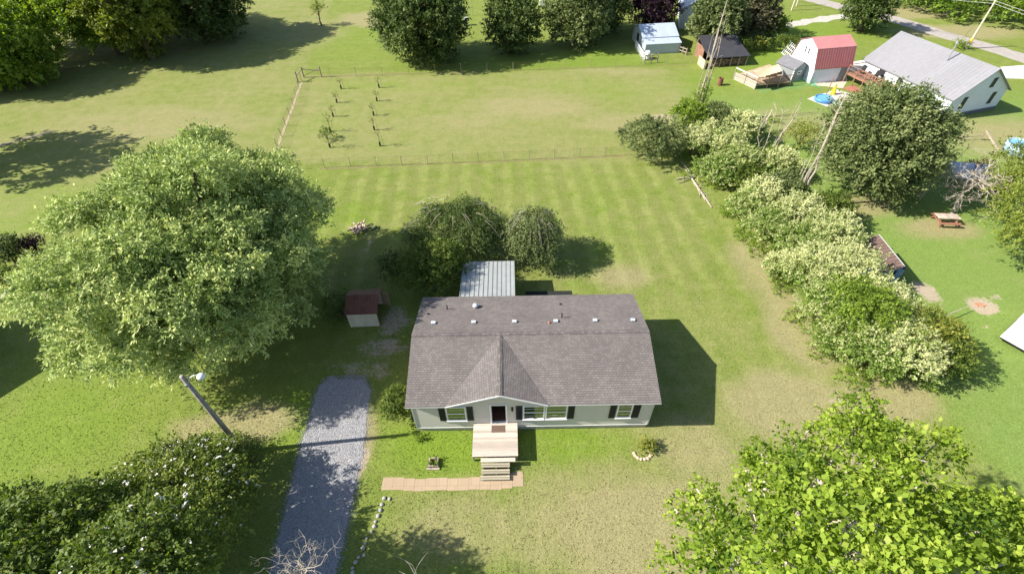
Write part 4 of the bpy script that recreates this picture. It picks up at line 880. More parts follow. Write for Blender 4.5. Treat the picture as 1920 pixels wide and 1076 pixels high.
# --- dead trunks
def snag(label, base, tops, seed, vine=0, r0=.12, group=None):
    R = random.Random(seed); b_ = at(*base); root = thing('dead_tree', label, 'dead tree', (b_.x, b_.y, 0)); m = MB(); vl = []
    for (tx, ty, tz, rr, ox) in tops:
        t_ = at(tx, ty, tz) - Vector((b_.x, b_.y, 0)); s_ = Vector((ox + R.uniform(-.15, .15), R.uniform(-.3, .3), -.1)); k = 9; pts = []; off = Vector((0, 0, 0))
        for i in range(k + 1):
            off += Vector((R.gauss(0, .07), R.gauss(0, .07), 0)) if i < k else Vector((0, 0, 0)); pts.append(s_.lerp(t_, i / k) + off)
        m.tube(pts, [r0 * rr * (1 - .8 * i / k) for i in range(k + 1)], 6)
        for j in range(10):
            i = R.randint(2, k); d = Vector((R.gauss(0, .5), R.gauss(0, .5), R.uniform(.3, 1))).normalized() * R.uniform(.3, 1.0)
            m.tube([pts[i], pts[i] + d * .5 + Vector((0, 0, .06)), pts[i] + d], [r0 * .22, r0 * .15, r0 * .05], 4)
        if vine:
            for i in range(1, int(k * vine) + 1): vl.append((*(pts[i]), .38 + .25 * (1 - i / k), .38 + .25 * (1 - i / k), .55))
    m.build('trunk', M['deadwood'], root)
    if vl: foliage('vine', vl, 9, 8, .3, .13, LM['bright'], root, wid=.6)
    return root
snag('tallest dead trunk, vine clad at its foot, rising above the far hedgerow', (1303, 228), [(1366, 2, 12.8, 1.3, 0), (1360, 40, 11, .9, .3), (1352, 30, 11.5, .7, -.3), (1345, 75, 9.5, .8, .1), (1335, 70, 9.8, .6, -.5)], 1, .35)
snag('slender dead stems fanning upward behind the middle of the hedgerow', (1428, 322), [(1502, 188, 7.6, 1.0, 0), (1492, 200, 7, .6, .3), (1455, 205, 6, .5, -.3), (1470, 212, 5.5, .6, .2), (1440, 225, 5, .5, -.4)], 2, .4)
snag('leaning pair of thick dead trunks at the centre of the hedgerow', (1488, 392), [(1582, 186, 10.4, 1.4, 0), (1574, 205, 9.4, 1.0, .3), (1545, 235, 8, .5, -.3), (1530, 290, 5.5, .6, -.6), (1515, 300, 4.6, .5, -.9)], 3, 0)
snag('short broken dead snag at the far end of the hedgerow', (1424, 255), [(1444, 205, 2.6, 1.6, 0), (1436, 207, 2.4, .9, -.2)], 4, 0)
snag('thin bare dead tree leaning right beside the large round tree', (1722, 372), [(1790, 235, 7.0, .9, 0), (1800, 250, 6.5, .5, .1), (1775, 240, 6.6, .5, -.1), (1810, 262, 5.8, .4, .2)], 6, 0)
dt = at(1782, 405); root = bare_tree('dead_tree', 'fallen bleached tree with spreading bare branches behind the picnic table', (dt.x, dt.y), at(1815, 345, 2.4), 15, .16, 1.6, 12, 'twig', curl=.7, tl=2.9, depth=3)
# fallen branches on the lawn side
fb_ = MB(); R = random.Random(3)
for (a, b, r) in (((1284, 318), (1334, 390), .09), ((1292, 330), (1330, 382), .07), ((1278, 306), (1300, 340), .06), ((1268, 337), (1318, 333), .06), ((1300, 345), (1322, 378), .05), ((1272, 345), (1305, 330), .04), ((1305, 352), (1312, 372), .04)):
    A_, B_ = at(*a), at(*b); mid = A_.lerp(B_, .5); fb_.tube([A_ + Vector((0, 0, .08)), mid + Vector((R.uniform(-.2, .2), 0, .22)), B_ + Vector((0, 0, .07))], [r, r * .9, r * .5], 6)
    for k in range(6):
        q = A_.lerp(B_, R.random()); d = Vector((R.uniform(-.7, .7), R.uniform(-.7, .7), R.uniform(.1, .4))); fb_.tube([q + Vector((0, 0, .1)), q + d + Vector((0, 0, .1))], [.025, .01], 4)
tag(fb_.build('fallen_branches', M['deadwood']), 'heap of fallen grey branches lying on the lawn at the hedgerow edge', 'branches')

# ------------------------------------------------------------------ things on the lawns
pole = thing('lamp_pole', 'leaning looking grey wooden pole with a white yard lamp, left of the driveway', 'lamp post', (-16.3, 14.3, 0))
MB().tube([(0, 0, -.1), (0, 0, 4), (0, 0, 7.75)], [.15, .13, .11], 10).build('pole', M['pole'], pole, True)
MB().tube([(.05, 0, 7.2), (.25, .05, 7.55), (.55, .1, 7.68), (.72, .12, 7.62)], .025, 6).build('arm', M['whitemetal'], pole)
MB().lathe([(.03, .14), (.14, .10), (.20, .02), (.20, -.06), (.14, -.16), (.05, -.2)][::-1], (.80, .13, 7.55), 14).build('lamp_head', M['whitemetal'], pole, True)
MB().box(-.06, -.17, 7.0, .04, -.11, 7.2).build('bracket', M['metal'], pole)
MB().tube([(-30.2, 11.4, 0), (-30.2, 11.4, 4.1)], .1, 8).build('wooden_post', M['pole'])
tag(bpy.data.objects['wooden_post'], 'wooden post just beyond the left edge whose shadow tip crosses the lawn', 'post')
# stone border
sb_pts = [(-7.35, 11.35), (-7.42, 11.0), (-7.05, 11.3), (-7.45, 10.7), (-7.52, 10.4), (-7.6, 10.1), (-7.62, 9.85), (-7.70, 9.6), (-7.9, 9.25), (-7.95, 9.0), (-8.0, 8.78), (-7.9, 8.45), (-8.15, 8.35), (-8.25, 8.12), (-8.35, 7.85), (-8.3, 7.65)]
ORD = 'nearest,second,third,fourth,fifth,sixth,seventh,eighth,ninth,tenth,eleventh,twelfth,thirteenth,fourteenth,fifteenth,sixteenth and last'.split(',')
lab0 = 'pale rough stone in the curved row edging the lawn beside the driveway'
for i, (x, y) in enumerate(sb_pts):
    o = MB().rock((0, 0, .05), rnd.uniform(.08, .14), .6, i).build('border_stone', M['stone']); o.location = (x, y, 0); o.rotation_euler[2] = rnd.random() * 3
    tag(o, 'pale border stone, %s in the curved row from the tan path' % ORD[i], 'stone', 'stones of the curved lawn border')
# left stone edging
lp = [at(0, 566), at(18, 545), at(30, 532), at(45, 515)]
eb = MB()
for i in range(14):
    q = lp[0].lerp(lp[3], i / 13); eb.rock((q.x + rnd.uniform(-.1, .1), q.y, .06), .24, .5, i)
tag(eb.build('stone_edging', M['stone']), 'curved pale stone edging of the planting bed at the left edge', 'edging')
for (a_, b_, r_, z_, m_, lab, s_) in ((8, 470, 1.5, 1.3, 'dark', 'dark bush in the planting bed at the left edge', 71), (6, 522, 1.0, .8, 'mid', 'low green plant in front of the bed bush at the left edge', 72), (60, 462, 1.0, .9, 'purple', 'dark red shrub beside the left edge bed, touching the huge tree', 73)):
    p = at(a_, b_, z_); shrub('shrub', lab, (p.x, p.y, z_), (r_, r_, z_), LM[m_], 9, r_ * .45, 7, seed=s_ + 200, leaf=.17)
# fire wood heap
fw = MB(); R = random.Random(5)
for i in range(34):
    a = R.uniform(0, 2 * PI); q = Vector((-13.75 + R.gauss(0, .45), 35.6 + R.gauss(0, .25), .08 + max(0, R.gauss(.15, .12)))); d = Vector((math.cos(a), math.sin(a), R.uniform(-.2, .5))) * R.uniform(.2, .42)
    fw.tube([q - d, q + d], R.uniform(.05, .09), 6)
tag(fw.build('wood_pile', plain('sooty_logs', (.42, .33, .27), .85, var=.75, scale=5)), 'jumbled heap of pale logs lying alone on the back lawn', 'wood pile')
# planters
def planter(label, p, seed):
    root = thing('planter', label, 'planter', p)
    m = MB(); m.box(-.28, -.28, 0, .28, -.20, .2).box(-.28, .2, 0, .28, .28, .2).box(-.28, -.2, 0, -.2, .2, .2).box(.2, -.2, 0, .28, .2, .2).box(-.38, -.42, 0, .38, -.30, .08)
    m.box(-.32, -.30, 0, -.24, -.282, .34).box(.24, -.3, 0, .32, -.282, .3)
    m.build('frame', M['oldwood'], root); foliage('plant', [(0, 0, .32, .24, .24, .28)], 26, 10, .16, .09, LM['mid'], root); return root
planter('low square timber planter with a leafy plant on the lawn left of the steps', (-4.78, 13.35, 0), 1)
p = at(1212, 835, .35); root = shrub('shrub', 'leafy plant ringed by tan stones on the lawn right of the porch', (p.x, p.y, .35), (.5, .45, .5), LM['yellow'], 6, .22, 22, 10, .22, .12, seed=75, r0=.02)
rs = MB()
for i in range(9):
    a = PI + i * .42; rs.rock((7.55 + .02 + math.cos(a) * .5, 13.75 + math.sin(a) * .38, .05), .12, .6, i + 40)
tag(rs.build('stone_ring', plain('tan_stone', (.50, .39, .29), .85, var=.25, scale=6)), 'half ring of tan stones around the plant right of the porch', 'stones')

# ------------------------------------------------------------------ fences
M['post'] = plain('fence_post', (.30, .24, .18), .85, var=.3, scale=6); M['wire'] = plain('fence_wire', (.13, .10, .07), .6, .3)
def wire_fence(label, cps, n, h=1.15, corner=0, wires=5, r=.035, bare=False):
    a, b = at(*cps[0]), at(*cps[-1]); root = thing('wire_fence', label, 'fence', a); m = MB(); P = [at(*c) - a for c in cps]
    tot = sum((P[i + 1] - P[i]).length for i in range(len(P) - 1))
    def along(t):
        s_ = t * tot
        for i in range(len(P) - 1):
            l_ = (P[i + 1] - P[i]).length
            if s_ <= l_ or i == len(P) - 2: return P[i].lerp(P[i + 1], min(1, s_ / l_))
            s_ -= l_
    for k in range(n + 1):
        q = along(k / n); MB().tube([q - Vector((0, 0, .05)), q + Vector((rnd.uniform(-.04, .04), 0, h + rnd.uniform(-.05, .12)))], r, 6).build('post', M['post'], root)
    for w in range(wires):
        z = .12 + w * (h - .2) / (wires - 1); m.tube([along(t / 20) + Vector((0, 0, z)) for t in range(21)], .005 if w < wires - 1 else .009, 3, False)
    for k in range(int(tot / .5)):
        q = along(k * .5 / tot); m.tube([q + Vector((0, 0, .1)), q + Vector((0, 0, h - .08))], .003, 3, False)
    m.build('wire', M['wire'], root)
    if corner:
        m = MB()
        for q in (Vector((0, 0, 0)), along(.045), Vector((-.35, -1.6, 0))):
            MB().tube([q - Vector((0, 0, .1)), q + Vector((0, 0, 1.5))], .10, 8).build('corner_post', M['post'], root)
        m.bar((0, 0, 1.2), tuple(along(.045) + Vector((0, 0, .9))), .10).bar((0, 0, 1.2), (-.35, -1.6, .9), .1).bar((0, 0, .2), tuple(along(.045) + Vector((0, 0, 1.2))), .05).build('brace', M['post'], root)
    return root
wire_fence('far wire fence from the wooden corner brace to the black roofed woodshed', [(570, 146), (700, 143), (820, 138), (1000, 132), (1180, 124), (1295, 119)], 15, 1.2, corner=1)
wire_fence('left wire fence running down from the wooden corner brace', [(566, 152), (548, 205), (520, 278)], 7, 1.1)
wire_fence('near wire fence dividing the striped back lawn from the sapling field', [(560, 318), (640, 313), (800, 308), (1000, 299), (1180, 291)], 13, 1.1)
sp = [at(566, 155), at(548, 205), at(519, 282)]
sheet('dirt_strip', ragged([(p.x - .2, p.y) for p in sp] + [(p.x + .08, p.y) for p in sp[::-1]], .6, .05), .008, M['soil'])
for nm_, a, b in (('trodden_line', (600, 143), (1290, 122)), ('trodden_line', (600, 317), (1175, 293))):
    A_, B_ = at(*a), at(*b); sheet(nm_, ragged([(A_.x, A_.y - .1), (B_.x, B_.y - .1), (B_.x, B_.y + .1), (A_.x, A_.y + .1)], .7, .05), .008, plain('dull_line', (.20, .17, .08), .9))
# saplings
def sapling(label, p, h, lush, seed, guard=True):
    h *= .78; root = thing('sapling', label, 'sapling', p, 0, 'saplings in two rows in the fenced field'); R = random.Random(seed); m = MB()
    m.tube([(0, 0, 0), (.03, 0, h * .5), (0, .02, h)], [.035, .025, .01], 5)
    tips = []
    for i in range(6):
        a = R.uniform(0, 6.28); z = h * R.uniform(.4, .9); e = (math.cos(a) * h * .22, math.sin(a) * h * .22, z + h * .2); m.tube([(0, 0, z), e], [.014, .006], 4); tips.append(e)
    m.build('trunk', M['bark'], root)
    foliage('crown', [(e[0] * .7, e[1] * .7, e[2],   .22 * lush, .22 * lush, .25 * lush) for e in tips] + [(0, 0, h * .95, .15 * lush, .15 * lush, .2)], 4.5 * lush, 5, .2, .10, LM['mid'], root)
    if guard: MB().tube([(0, 0, 0), (0, 0, .5)], .10, 10).build('tree_guard', M['pipe'], root)
    MB().tube([(.35, .1, 0), (.35, .1, 1.3)], .018, 4).build('stake', M['post'], root)
sx = [((640, 167), 1.8, .7, 'first'), ((632, 193), 1.5, .6, 'second'), ((625, 219), 1.7, .7, 'third'), ((620, 247), 2.4, 1.5, 'fourth'), ((619, 277), 2.8, 1.4, 'nearest')]
sx2 = [((711, 165), 1.7, .8, 'first'), ((707, 190), 1.5, .6, 'second'), ((701, 217), 1.7, .7, 'third'), ((702, 244), 2.0, .7, 'fourth'), ((713, 274), 2.1, 1.1, 'nearest')]
for k, (row, nm) in enumerate(((sx, 'left'), (sx2, 'right'))):
    for i, (pp, h, lu, od) in enumerate(row):
        ex = {'first': 'farthest from the camera', 'second': 'second from the far end', 'third': 'in the middle', 'fourth': 'second from the near end', 'nearest': 'nearest the camera'}[od]
        sapling('%s sapling with black guard in the %s row, %s' % ('bushy' if lu > 1 else 'spindly', nm, ex), at(*pp), h, lu, 10 * k + i)
p = at(620, 262, .5); shrub('shrub', 'low bushy shrub in the left sapling row near the wire fence', (p.x - .8, p.y + 1, .6), (1.0, .8, .7), LM['mid'], 6, .4, 6, 9, .4, .15, seed=77, r0=.03)
p = at(603, 48); bigtree('thin young tree standing alone at the top of the field', None, 4.0, .8, LM['olive'], 91, 2.7, (p.x, p.y), nl=6, dens=2.5, leaf=.22)

# ------------------------------------------------------------------ generic gable building in local space (ridge along x)
def gable_walls(L_, D, he, hr, th=.0):
    m = MB(); pr = [(-D / 2, 0), (D / 2, 0), (D / 2, he), (0, hr), (-D / 2, he)]; k = len(m.v)
    m.v += [(-L_ / 2, a, b) for a, b in pr] + [(L_ / 2, a, b) for a, b in pr]
    m.face([k + i for i in range(5)][::-1]); m.face([k + 5 + i for i in range(5)])
    for i in range(5): m.face([k + i, k + (i + 1) % 5, k + 5 + (i + 1) % 5, k + 5 + i])
    return m
def gable_roof(L_, D, he, hr, o=.3, th=.1, lift=.06):
    m = MB(); s = (hr - he) / (D / 2); ze = he - s * o + lift; zr = hr + lift
    m.slab([(-L_ / 2 - o, -D / 2 - o, ze), (L_ / 2 + o, -D / 2 - o, ze), (L_ / 2 + o, 0, zr), (-L_ / 2 - o, 0, zr)], th)
    m.slab([(L_ / 2 + o, D / 2 + o, ze), (-L_ / 2 - o, D / 2 + o, ze), (-L_ / 2 - o, 0, zr), (L_ / 2 + o, 0, zr)], th); return m
M['darkglass'] = plain('dark_glass', (.03, .035, .045), .35, var=.2)
def winbox(par, c, u, w, h, n, frame='white', name='window'):
    """window centred at c on a wall, u = horizontal direction, n = outward normal"""
    c = Vector(c); u = Vector(u); n = Vector(n); z = Vector((0, 0, 1)); f = MB()
    def q(a, b, d0, d1, aw, bw):
        P = []
        for d in (d0, d1):
            for sa, sb in ((-1, -1), (1, -1), (1, 1), (-1, 1)): P.append(tuple(c + u * (a + sa * aw) + z * (b + sb * bw) + n * d))
        return P
    def bx(m, P):
        k = len(m.v); m.v += P
        for s_ in ((0, 1, 2, 3), (7, 6, 5, 4), (0, 4, 5, 1), (1, 5, 6, 2), (2, 6, 7, 3), (3, 7, 4, 0)): m.face([k + i for i in s_])
    bx(f, q(0, h / 2, .0, .05, w / 2 + .06, .05)); bx(f, q(0, -h / 2, .0, .05, w / 2 + .06, .05)); bx(f, q(-w / 2, 0, 0, .045, .05, h / 2)); bx(f, q(w / 2, 0, 0, .045, .05, h / 2))
    o = f.build(name, M[frame], par); g = MB(); bx(g, q(0, 0, .004, .02, w / 2 - .05, h / 2 - .05)); g.build('pane', M['darkglass'], o); return o

# grey roofed white house, far right
M['wsiding'] = siding_mat('white_siding_sky_tint', (.70, .76, .86), .2); M['greyroof'] = ribs_mat('grey_metal_roof', (.26, .26, .285), pitch=.45, axis=0, rough=.45, metal=.1, use_uv=True, width=.06, depth=.02, darkrib=.8)  # blue of sky-lit shade is mixed into the white siding colour
WH = thing('house', 'large white house with a plain grey metal roof at the upper right', 'house', (53.52, 62.41, 0), -1.28); L_, D_, he, hr = 12.84, 8.29, 2.6, 5.45
gable_walls(L_, D_, he, hr).build('wall', M['wsiding'], WH); gable_roof(L_, D_, he, hr, .3).build('roof', M['greyroof'], WH)
MB().box(-L_ / 2 - .04, -D_ / 2 - .04, 0, L_ / 2 + .04, D_ / 2 + .04, .45).build('foundation', plain('dark_block', (.13, .14, .17), .8), WH)
for yy, zz, hh in ((-2.1, 1.7, 1.3), (2.3, 1.7, 1.3), (.9, 3.7, 1.0)): winbox(WH, (L_ / 2, yy, zz), (0, 1, 0), .5, hh, (1, 0, 0), 'shutter')
winbox(WH, (-3.4, -D_ / 2, 1.8), (1, 0, 0), 1.1, .9, (0, -1, 0)); winbox(WH, (-.6, -D_ / 2, 1.8), (1, 0, 0), .9, .9, (0, -1, 0))
MB().tube([(1.5, -1.2, 4.3), (1.5, -1.2, 6.6)], .08, 8).lathe([(.14, 0), (.16, .1), (.05, .2)], (1.5, -1.2, 6.6), 8).build('stove_pipe', M['metal'], WH)
dkm = MB()
for i in range(22): dkm.box(-6.2 + i * .26, -6.8, 1.22, -6.2 + i * .26 + .24, -4.2, 1.28)
dko = thing('raised_deck', 'raised brown timber deck with railings along the near side of the grey roofed house', 'deck', (53.52, 62.41, 0), -1.28)
M['brownwood'] = plain('brown_wood', (.24, .13, .09), .8, var=.3, scale=3)
dkm.build('platform', M['brownwood'], dko)
rl = MB(); rl.bar((-6.2, -6.8, 2.2), (-.5, -6.8, 2.2), .08).bar((-6.2, -6.8, 1.75), (-.5, -6.8, 1.75), .05).bar((-6.2, -6.8, 2.2), (-6.2, -4.3, 2.2), .08).bar((-6.2, -6.8, 1.75), (-6.2, -4.3, 1.75), .05).bar((-6.2, -6.76, 1.1), (-.5, -6.76, 1.1), .06, .2)
rl.build('railing', M['brownwood'], dko)
for xx in (-6.15, -4.7, -3.3, -1.9, -.55): MB().box(xx - .05, -6.83, 0, xx + .05, -6.73, 2.2).build('post', M['brownwood'], dko)
for i, (xx, yy) in enumerate(((-5.2, -5.6), (-3.2, -5.4))):
    wp_ = dko.matrix_basis @ Vector((xx, yy, 1.28)); ch = thing('deck_chair', 'dark chair on the raised deck, %s' % ('at the end by the barn' if i == 0 else 'beside the house window'), 'chair', wp_, -1.28)
    MB().box(-.3, -.3, .4, .3, .3, .46).build('seat', M['pipe'], ch); MB().bar((-.0, .3, .46), (0, .42, 1.0), .6, .05).build('backrest', M['pipe'], ch)
    for a in (-.26, .26):
        for b in (-.26, .26): MB().box(a - .025, b - .025, 0, a + .025, b + .025, .4).build('leg', M['pipe'], ch)
# barn
M['redrib'] = ribs_mat('red_ribbed_metal', (.44, .13, .13), (.52, .19, .19), pitch=.36, axis=0, rough=.45, use_uv=True, width=.3, depth=.05, darkrib=.25)
M['redplain'] = ribs_mat('red_roof_metal', (.54, .20, .20), (.60, .27, .27), pitch=.5, axis=0, rough=.45, use_uv=True, width=.05, depth=.01, darkrib=.9)
BA = thing('barn', 'white barn with a steep red metal gambrel roof beside the grey roofed house', 'barn', (42.64, 68.89, 0), .16); L_, D_, he, hk, hr, kf = 5.3, 5.24, 2.0, 4.15, 4.95, .72
m = MB(); pr = [(-D_ / 2, 0), (D_ / 2, 0), (D_ / 2, he), (D_ / 2 * kf, hk), (0, hr), (-D_ / 2 * kf, hk), (-D_ / 2, he)]; n = len(pr)
m.v += [(-L_ / 2, a, b) for a, b in pr] + [(L_ / 2, a, b) for a, b in pr]; m.face(list(range(n))[::-1]); m.face([n + i for i in range(n)])
for i in range(n): m.face([i, (i + 1) % n, n + (i + 1) % n, n + i])
m.build('wall', M['wsiding'], BA)
o_ = .15; kx = D_ / 2 * kf
for s_ in (-1, 1):
    a = [(-L_ / 2 - o_, s_ * kx * 1.03, hk + .05), (L_ / 2 + o_, s_ * kx * 1.03, hk + .05), (L_ / 2 + o_, 0, hr + .1), (-L_ / 2 - o_, 0, hr + .1)]; MB().slab(a if s_ < 0 else a[::-1], .05).build('roof', M['redplain'], BA)
    e0 = D_ / 2 + .1
    a = [(-L_ / 2 - o_, s_ * e0, he - .1), (L_ / 2 + o_, s_ * e0, he - .1), (L_ / 2 + o_, s_ * (kx + .04), hk + .02), (-L_ / 2 - o_, s_ * (kx + .04), hk + .02)]; MB().slab(a if s_ < 0 else a[::-1], .06).build('lower_roof', M['redrib'], BA)
winbox(BA, (-L_ / 2, .35, 3.4), (0, 1, 0), .35, .9, (-1, 0, 0)); winbox(BA, (-L_ / 2, -.35, 3.4), (0, 1, 0), .35, .9, (-1, 0, 0))
MB().box(1.3, -D_ / 2 - .05, .02, 2.2, -D_ / 2 - .002, 1.8).build('door', plain('grey_door', (.22, .23, .25), .6), BA)
# lattice steps beside the barn
ls = MB(); A_ = at(1478, 112); B_ = at(1490, 88)
for i in range(6): ls.bar((A_.x, A_.y + i * .5, 0), (A_.x + .8, A_.y + i * .5, 1.7), .06)
for i in range(4): ls.bar((A_.x + i * .25, A_.y, .1 + i * .4), (A_.x + i * .25, A_.y + 2.6, .1 + i * .4), .06)
tag(ls.build('trellis', M['white']), 'white leaning trellis behind the small grey shed', 'trellis')
# small grey shed
M['gsiding'] = siding_mat('grey_siding', (.22, .25, .26), .15); M['slate'] = plain('slate_grey', (.16, .16, .18), .7, var=.15, scale=3)
GS = thing('shed', 'small blue grey garden shed with one white window, attached to the barn side', 'shed', (38.55, 68.2, 0), 2.03)
gable_walls(2.9, 2.5, 1.75, 2.45).build('wall', M['gsiding'], GS); gable_roof(2.9, 2.5, 1.75, 2.45, .15, .06).build('roof', M['slate'], GS)
winbox(GS, (-1.45, .1, 1.1), (0, 1, 0), .6, .35, (-1, 0, 0)); MB().box(-1.50, -1.29, 0, -1.40, -1.2, 1.8).build('corner_trim', M['white'], GS); MB().box(-1.50, 1.2, 0, -1.4, 1.29, 1.8).build('corner_trim', M['white'], GS)
# fenced deck with sail
FD = thing('fenced_deck', 'low fenced timber deck left of the small grey shed', 'deck', (30.9, 67.8, 0)); o0 = Vector((30.9, 67.8, 0))
d1, d2, d3, d4 = Vector((0, 0, 0)), Vector((1.7, -3.4, 0)), Vector((6.6, -2.6, 0)), Vector((6.2, 3.6, 0))
MB().slab([tuple(q + Vector((0, 0, .55))) for q in (d1, d2, d3, d4)], .1).build('platform', plain('tan_deck', (.42, .32, .22), .8, var=.3, scale=1.5), FD)
m = MB().slab([tuple(q) for q in (d1 + Vector((0, 0, .93)), d2 + Vector((0, 0, .93)), d2 + Vector((.06, .03, .93)), d1 + Vector((.06, .03, .93)))], .93); m.build('board_fence', planks_mat('grey_boards', (.46, .42, .36), .16, 2), FD)
MB().bar(d1 + Vector((0, 0, 1.5)), d2 + Vector((0, 0, 1.5)), .1).build('top_rail', M['white'], FD)
m = MB(); m.bar(d2 + Vector((0, 0, 1.5)), d3 + Vector((0, 0, 1.5)), .06); m.bar(d2 + Vector((0, 0, .7)), d3 + Vector((0, 0, .7)), .05)
for i in range(26): q = d2.lerp(d3, i / 25); m.bar(q, q + Vector((0, 0, 1.5)), .03)
m.build('railing', M['brownwood'], FD)
for q in (d1, d2, d1.lerp(d2, .5), d3, d2.lerp(d3, .33), d2.lerp(d3, .66)): MB().bar(q, q + Vector((0, 0, 1.6)), .1).build('post', M['oldwood'], FD)
s1, s2, s3, s4 = [at(*q, 1.9) for q in ((1412, 133), (1460, 121), (1466, 134), (1425, 145))]
m = MB(); G_ = 8; k0 = 0
for i in range(G_ + 1):
    for j in range(G_ + 1):
        u, v = i / G_, j / G_; q = s1.lerp(s2, u).lerp(s4.lerp(s3, u), v); m.v.append((q.x, q.y, q.z - .35 * math.sin(PI * u) * math.sin(PI * v)))
for i in range(G_):
    for j in range(G_): a = i * (G_ + 1) + j; m.face([a, a + 1, a + G_ + 2, a + G_ + 1])
tag(m.build('shade_sail', plain('sand_cloth', (.60, .50, .32), .9, var=.05)), 'sand coloured shade sail stretched over the fenced deck', 'shade sail')
# things on that deck: timber table and bench
for (a, b, lab, cat) in ((1440, 143, 'tan timber bench on the fenced deck beneath the shade sail', 'bench'), (1452, 139, 'tan timber table on the fenced deck beneath the shade sail', 'table')):
    p = at(a, b, .56); tb = thing('timber_' + cat, lab, cat, p, .3)
    MB().box(-.7, -.3, .42, .7, .3, .48).build('seat' if cat == 'bench' else 'table_top', M['cut'], tb)
    for xx in (-.6, .6): MB().box(xx - .05, -.25, 0, xx + .05, .25, .42).build('leg', M['cut'], tb)
# netting
nm = MB(); A_ = [at(1418, 168), at(1455, 163), at(1487, 160), at(1515, 155), at(1530, 160)]
m_net, ntn, bn = new_mat('green_net'); bn.inputs['Base Color'].default_value = (.06, .38, .22, 1)
for i in range(len(A_) - 1):
    for k in range(10):
        q = A_[i].lerp(A_[i + 1], k / 10); e = A_[i].lerp(A_[i + 1], (k + 1) / 10)
        for z in (.05, .25, .45, .65): nm.bar(q + Vector((0, 0, z)), e + Vector((0, 0, z)), .012)
        nm.bar(q, q + Vector((0, 0, .7)), .012)
        nm.bar(q + Vector((0, 0, .05)), q + Vector((.3, -1.2 - .3 * math.sin(k), .03)), .012)
tag(nm.build('green_netting', m_net), 'bright green garden netting below the fenced deck and grey shed', 'netting')
# paddling pool, slab, kayak
sheet('pool_slab', ragged([(p.x, p.y) for p in (at(1512, 186), at(1572, 208), at(1612, 196), at(1620, 184), at(1568, 168), at(1556, 172))], .6, .08), .010, plain('pale_slab', (.52, .47, .42), .9, var=.25, scale=1.5))
pp = at(1543, 189); PO = thing('paddling_pool', 'round blue paddling pool on the pale slab', 'pool', pp)
MB().lathe([(1.05, 0), (1.1, .25), (1.05, .42), (.95, .42), (.93, .3)], n=24).build('rim', plain('pool_blue', (.08, .26, .55), .4, var=.1), PO, True)
MB().lathe([(.92, .28), (.90, .32)], n=24).build('water', plain('pool_water', (.14, .38, .62), .08, var=.1), PO)
p2 = at(1570, 196); tag(L_o := MB().lathe([(.5, 0), (.62, .12), (.5, .2)], (p2.x, p2.y, 0), 18).build('tub', plain('pale_blue_tub', (.40, .55, .62), .5)), 'small pale blue round tub beside the paddling pool', 'tub')
p2 = at(1561, 177); tag(MB().lathe([(.32, 0), (.25, .5), (.05, 1.3)], (p2.x, p2.y, 0), 10).build('yellow_cone', plain('yellow_plastic', (.75, .62, .05), .5)), 'closed yellow garden parasol standing on the slab by the pool', 'parasol')
p2 = at(1549, 178); tag(MB().tube([(p2.x, p2.y, 0), (p2.x, p2.y, 2.3)], .05, 6).build('post', M['brownwood']), 'dark bare post standing just behind the paddling pool', 'post')
sheet('red_patio', ragged([(p.x, p.y) for p in (at(1580, 166), at(1628, 186), at(1640, 178), at(1600, 160))], .6, .04), .020, plain('red_paving', (.36, .15, .11), .8, var=.2))
tp = MB(); p2 = at(1600, 196)
tp.bar(at(1580, 200) + Vector((0, 0, .5)), at(1640, 186) + Vector((0, 0, .5)), .06, .9); tag(tp.build('timber_screen', M['brownwood']), 'low dark timber screen at the edge of the pale pool slab', 'screen')
# blue roofed shed with picket fence
M['blueroof'] = ribs_mat('pale_blue_roof', (.50, .58, .70), pitch=.4, axis=0, rough=.4, metal=.15, use_uv=True, width=.07, depth=.02, darkrib=.8); M['bluewall'] = siding_mat('pale_blue_wall', (.45, .52, .56), .25)
BS = thing('shed', 'pale blue shed with a light blue metal roof and lean-to', 'shed', (22.9, 82.0, 0), .10)
gable_walls(5.3, 5.2, 1.9, 2.9).build('wall', M['bluewall'], BS); gable_roof(5.3, 5.2, 1.9, 2.9, .2, .06).build('roof', M['blueroof'], BS)
m = MB(); m.slab([(-2.8, -4.4, 1.45), (2.8, -4.4, 1.45), (2.8, -2.7, 1.78), (-2.8, -2.7, 1.78)], .05); m.build('lean_to_roof', M['blueroof'], BS)
MB().box(-2.7, -4.25, 0, 2.7, -2.65, 1.40).build('lean_to_wall', M['bluewall'], BS); MB().box(-2.69, -.6, .1, -2.66, .3, 1.7).build('door', M['shutter'], BS)
def picket(label, a, b, n, h=1.1, rail=True, mat='white', gap=.55):
    A_, B_ = at(*a), at(*b); root = thing('picket_fence', label, 'fence', A_); V_ = B_ - A_; m = MB()
    for k in range(n + 1): MB().bar(V_ * (k / n), V_ * (k / n) + Vector((0, 0, h)), .13).build('post', M[mat], root)
    m.bar(Vector((0, 0, h * .85)), V_ + Vector((0, 0, h * .85)), .05, .12).bar(Vector((0, 0, h * .4)), V_ + Vector((0, 0, h * .4)), .05, .12); m.build('rail', M[mat], root); return root
picket('white slatted fence running down the near corner of the blue roofed shed', (1191, 90), (1206, 114), 8, 1.1)
picket('weathered rail gate between the slatted fence and the lawn', (1208, 120), (1232, 118), 2, 1.3, mat='oldwood')
picket('weathered rail fence at the right corner of the blue roofed shed', (1266, 97), (1286, 104), 3, 1.0, mat='oldwood')
tk = at(1209, 113); tag(MB().lathe([(.45, 0), (.45, .9), (.3, 1.1), (.1, 1.15)], (tk.x + .4, tk.y + .5, 0), 14).build('water_tank', M['white']), 'white round tank between the slatted fence and the blue shed', 'tank')
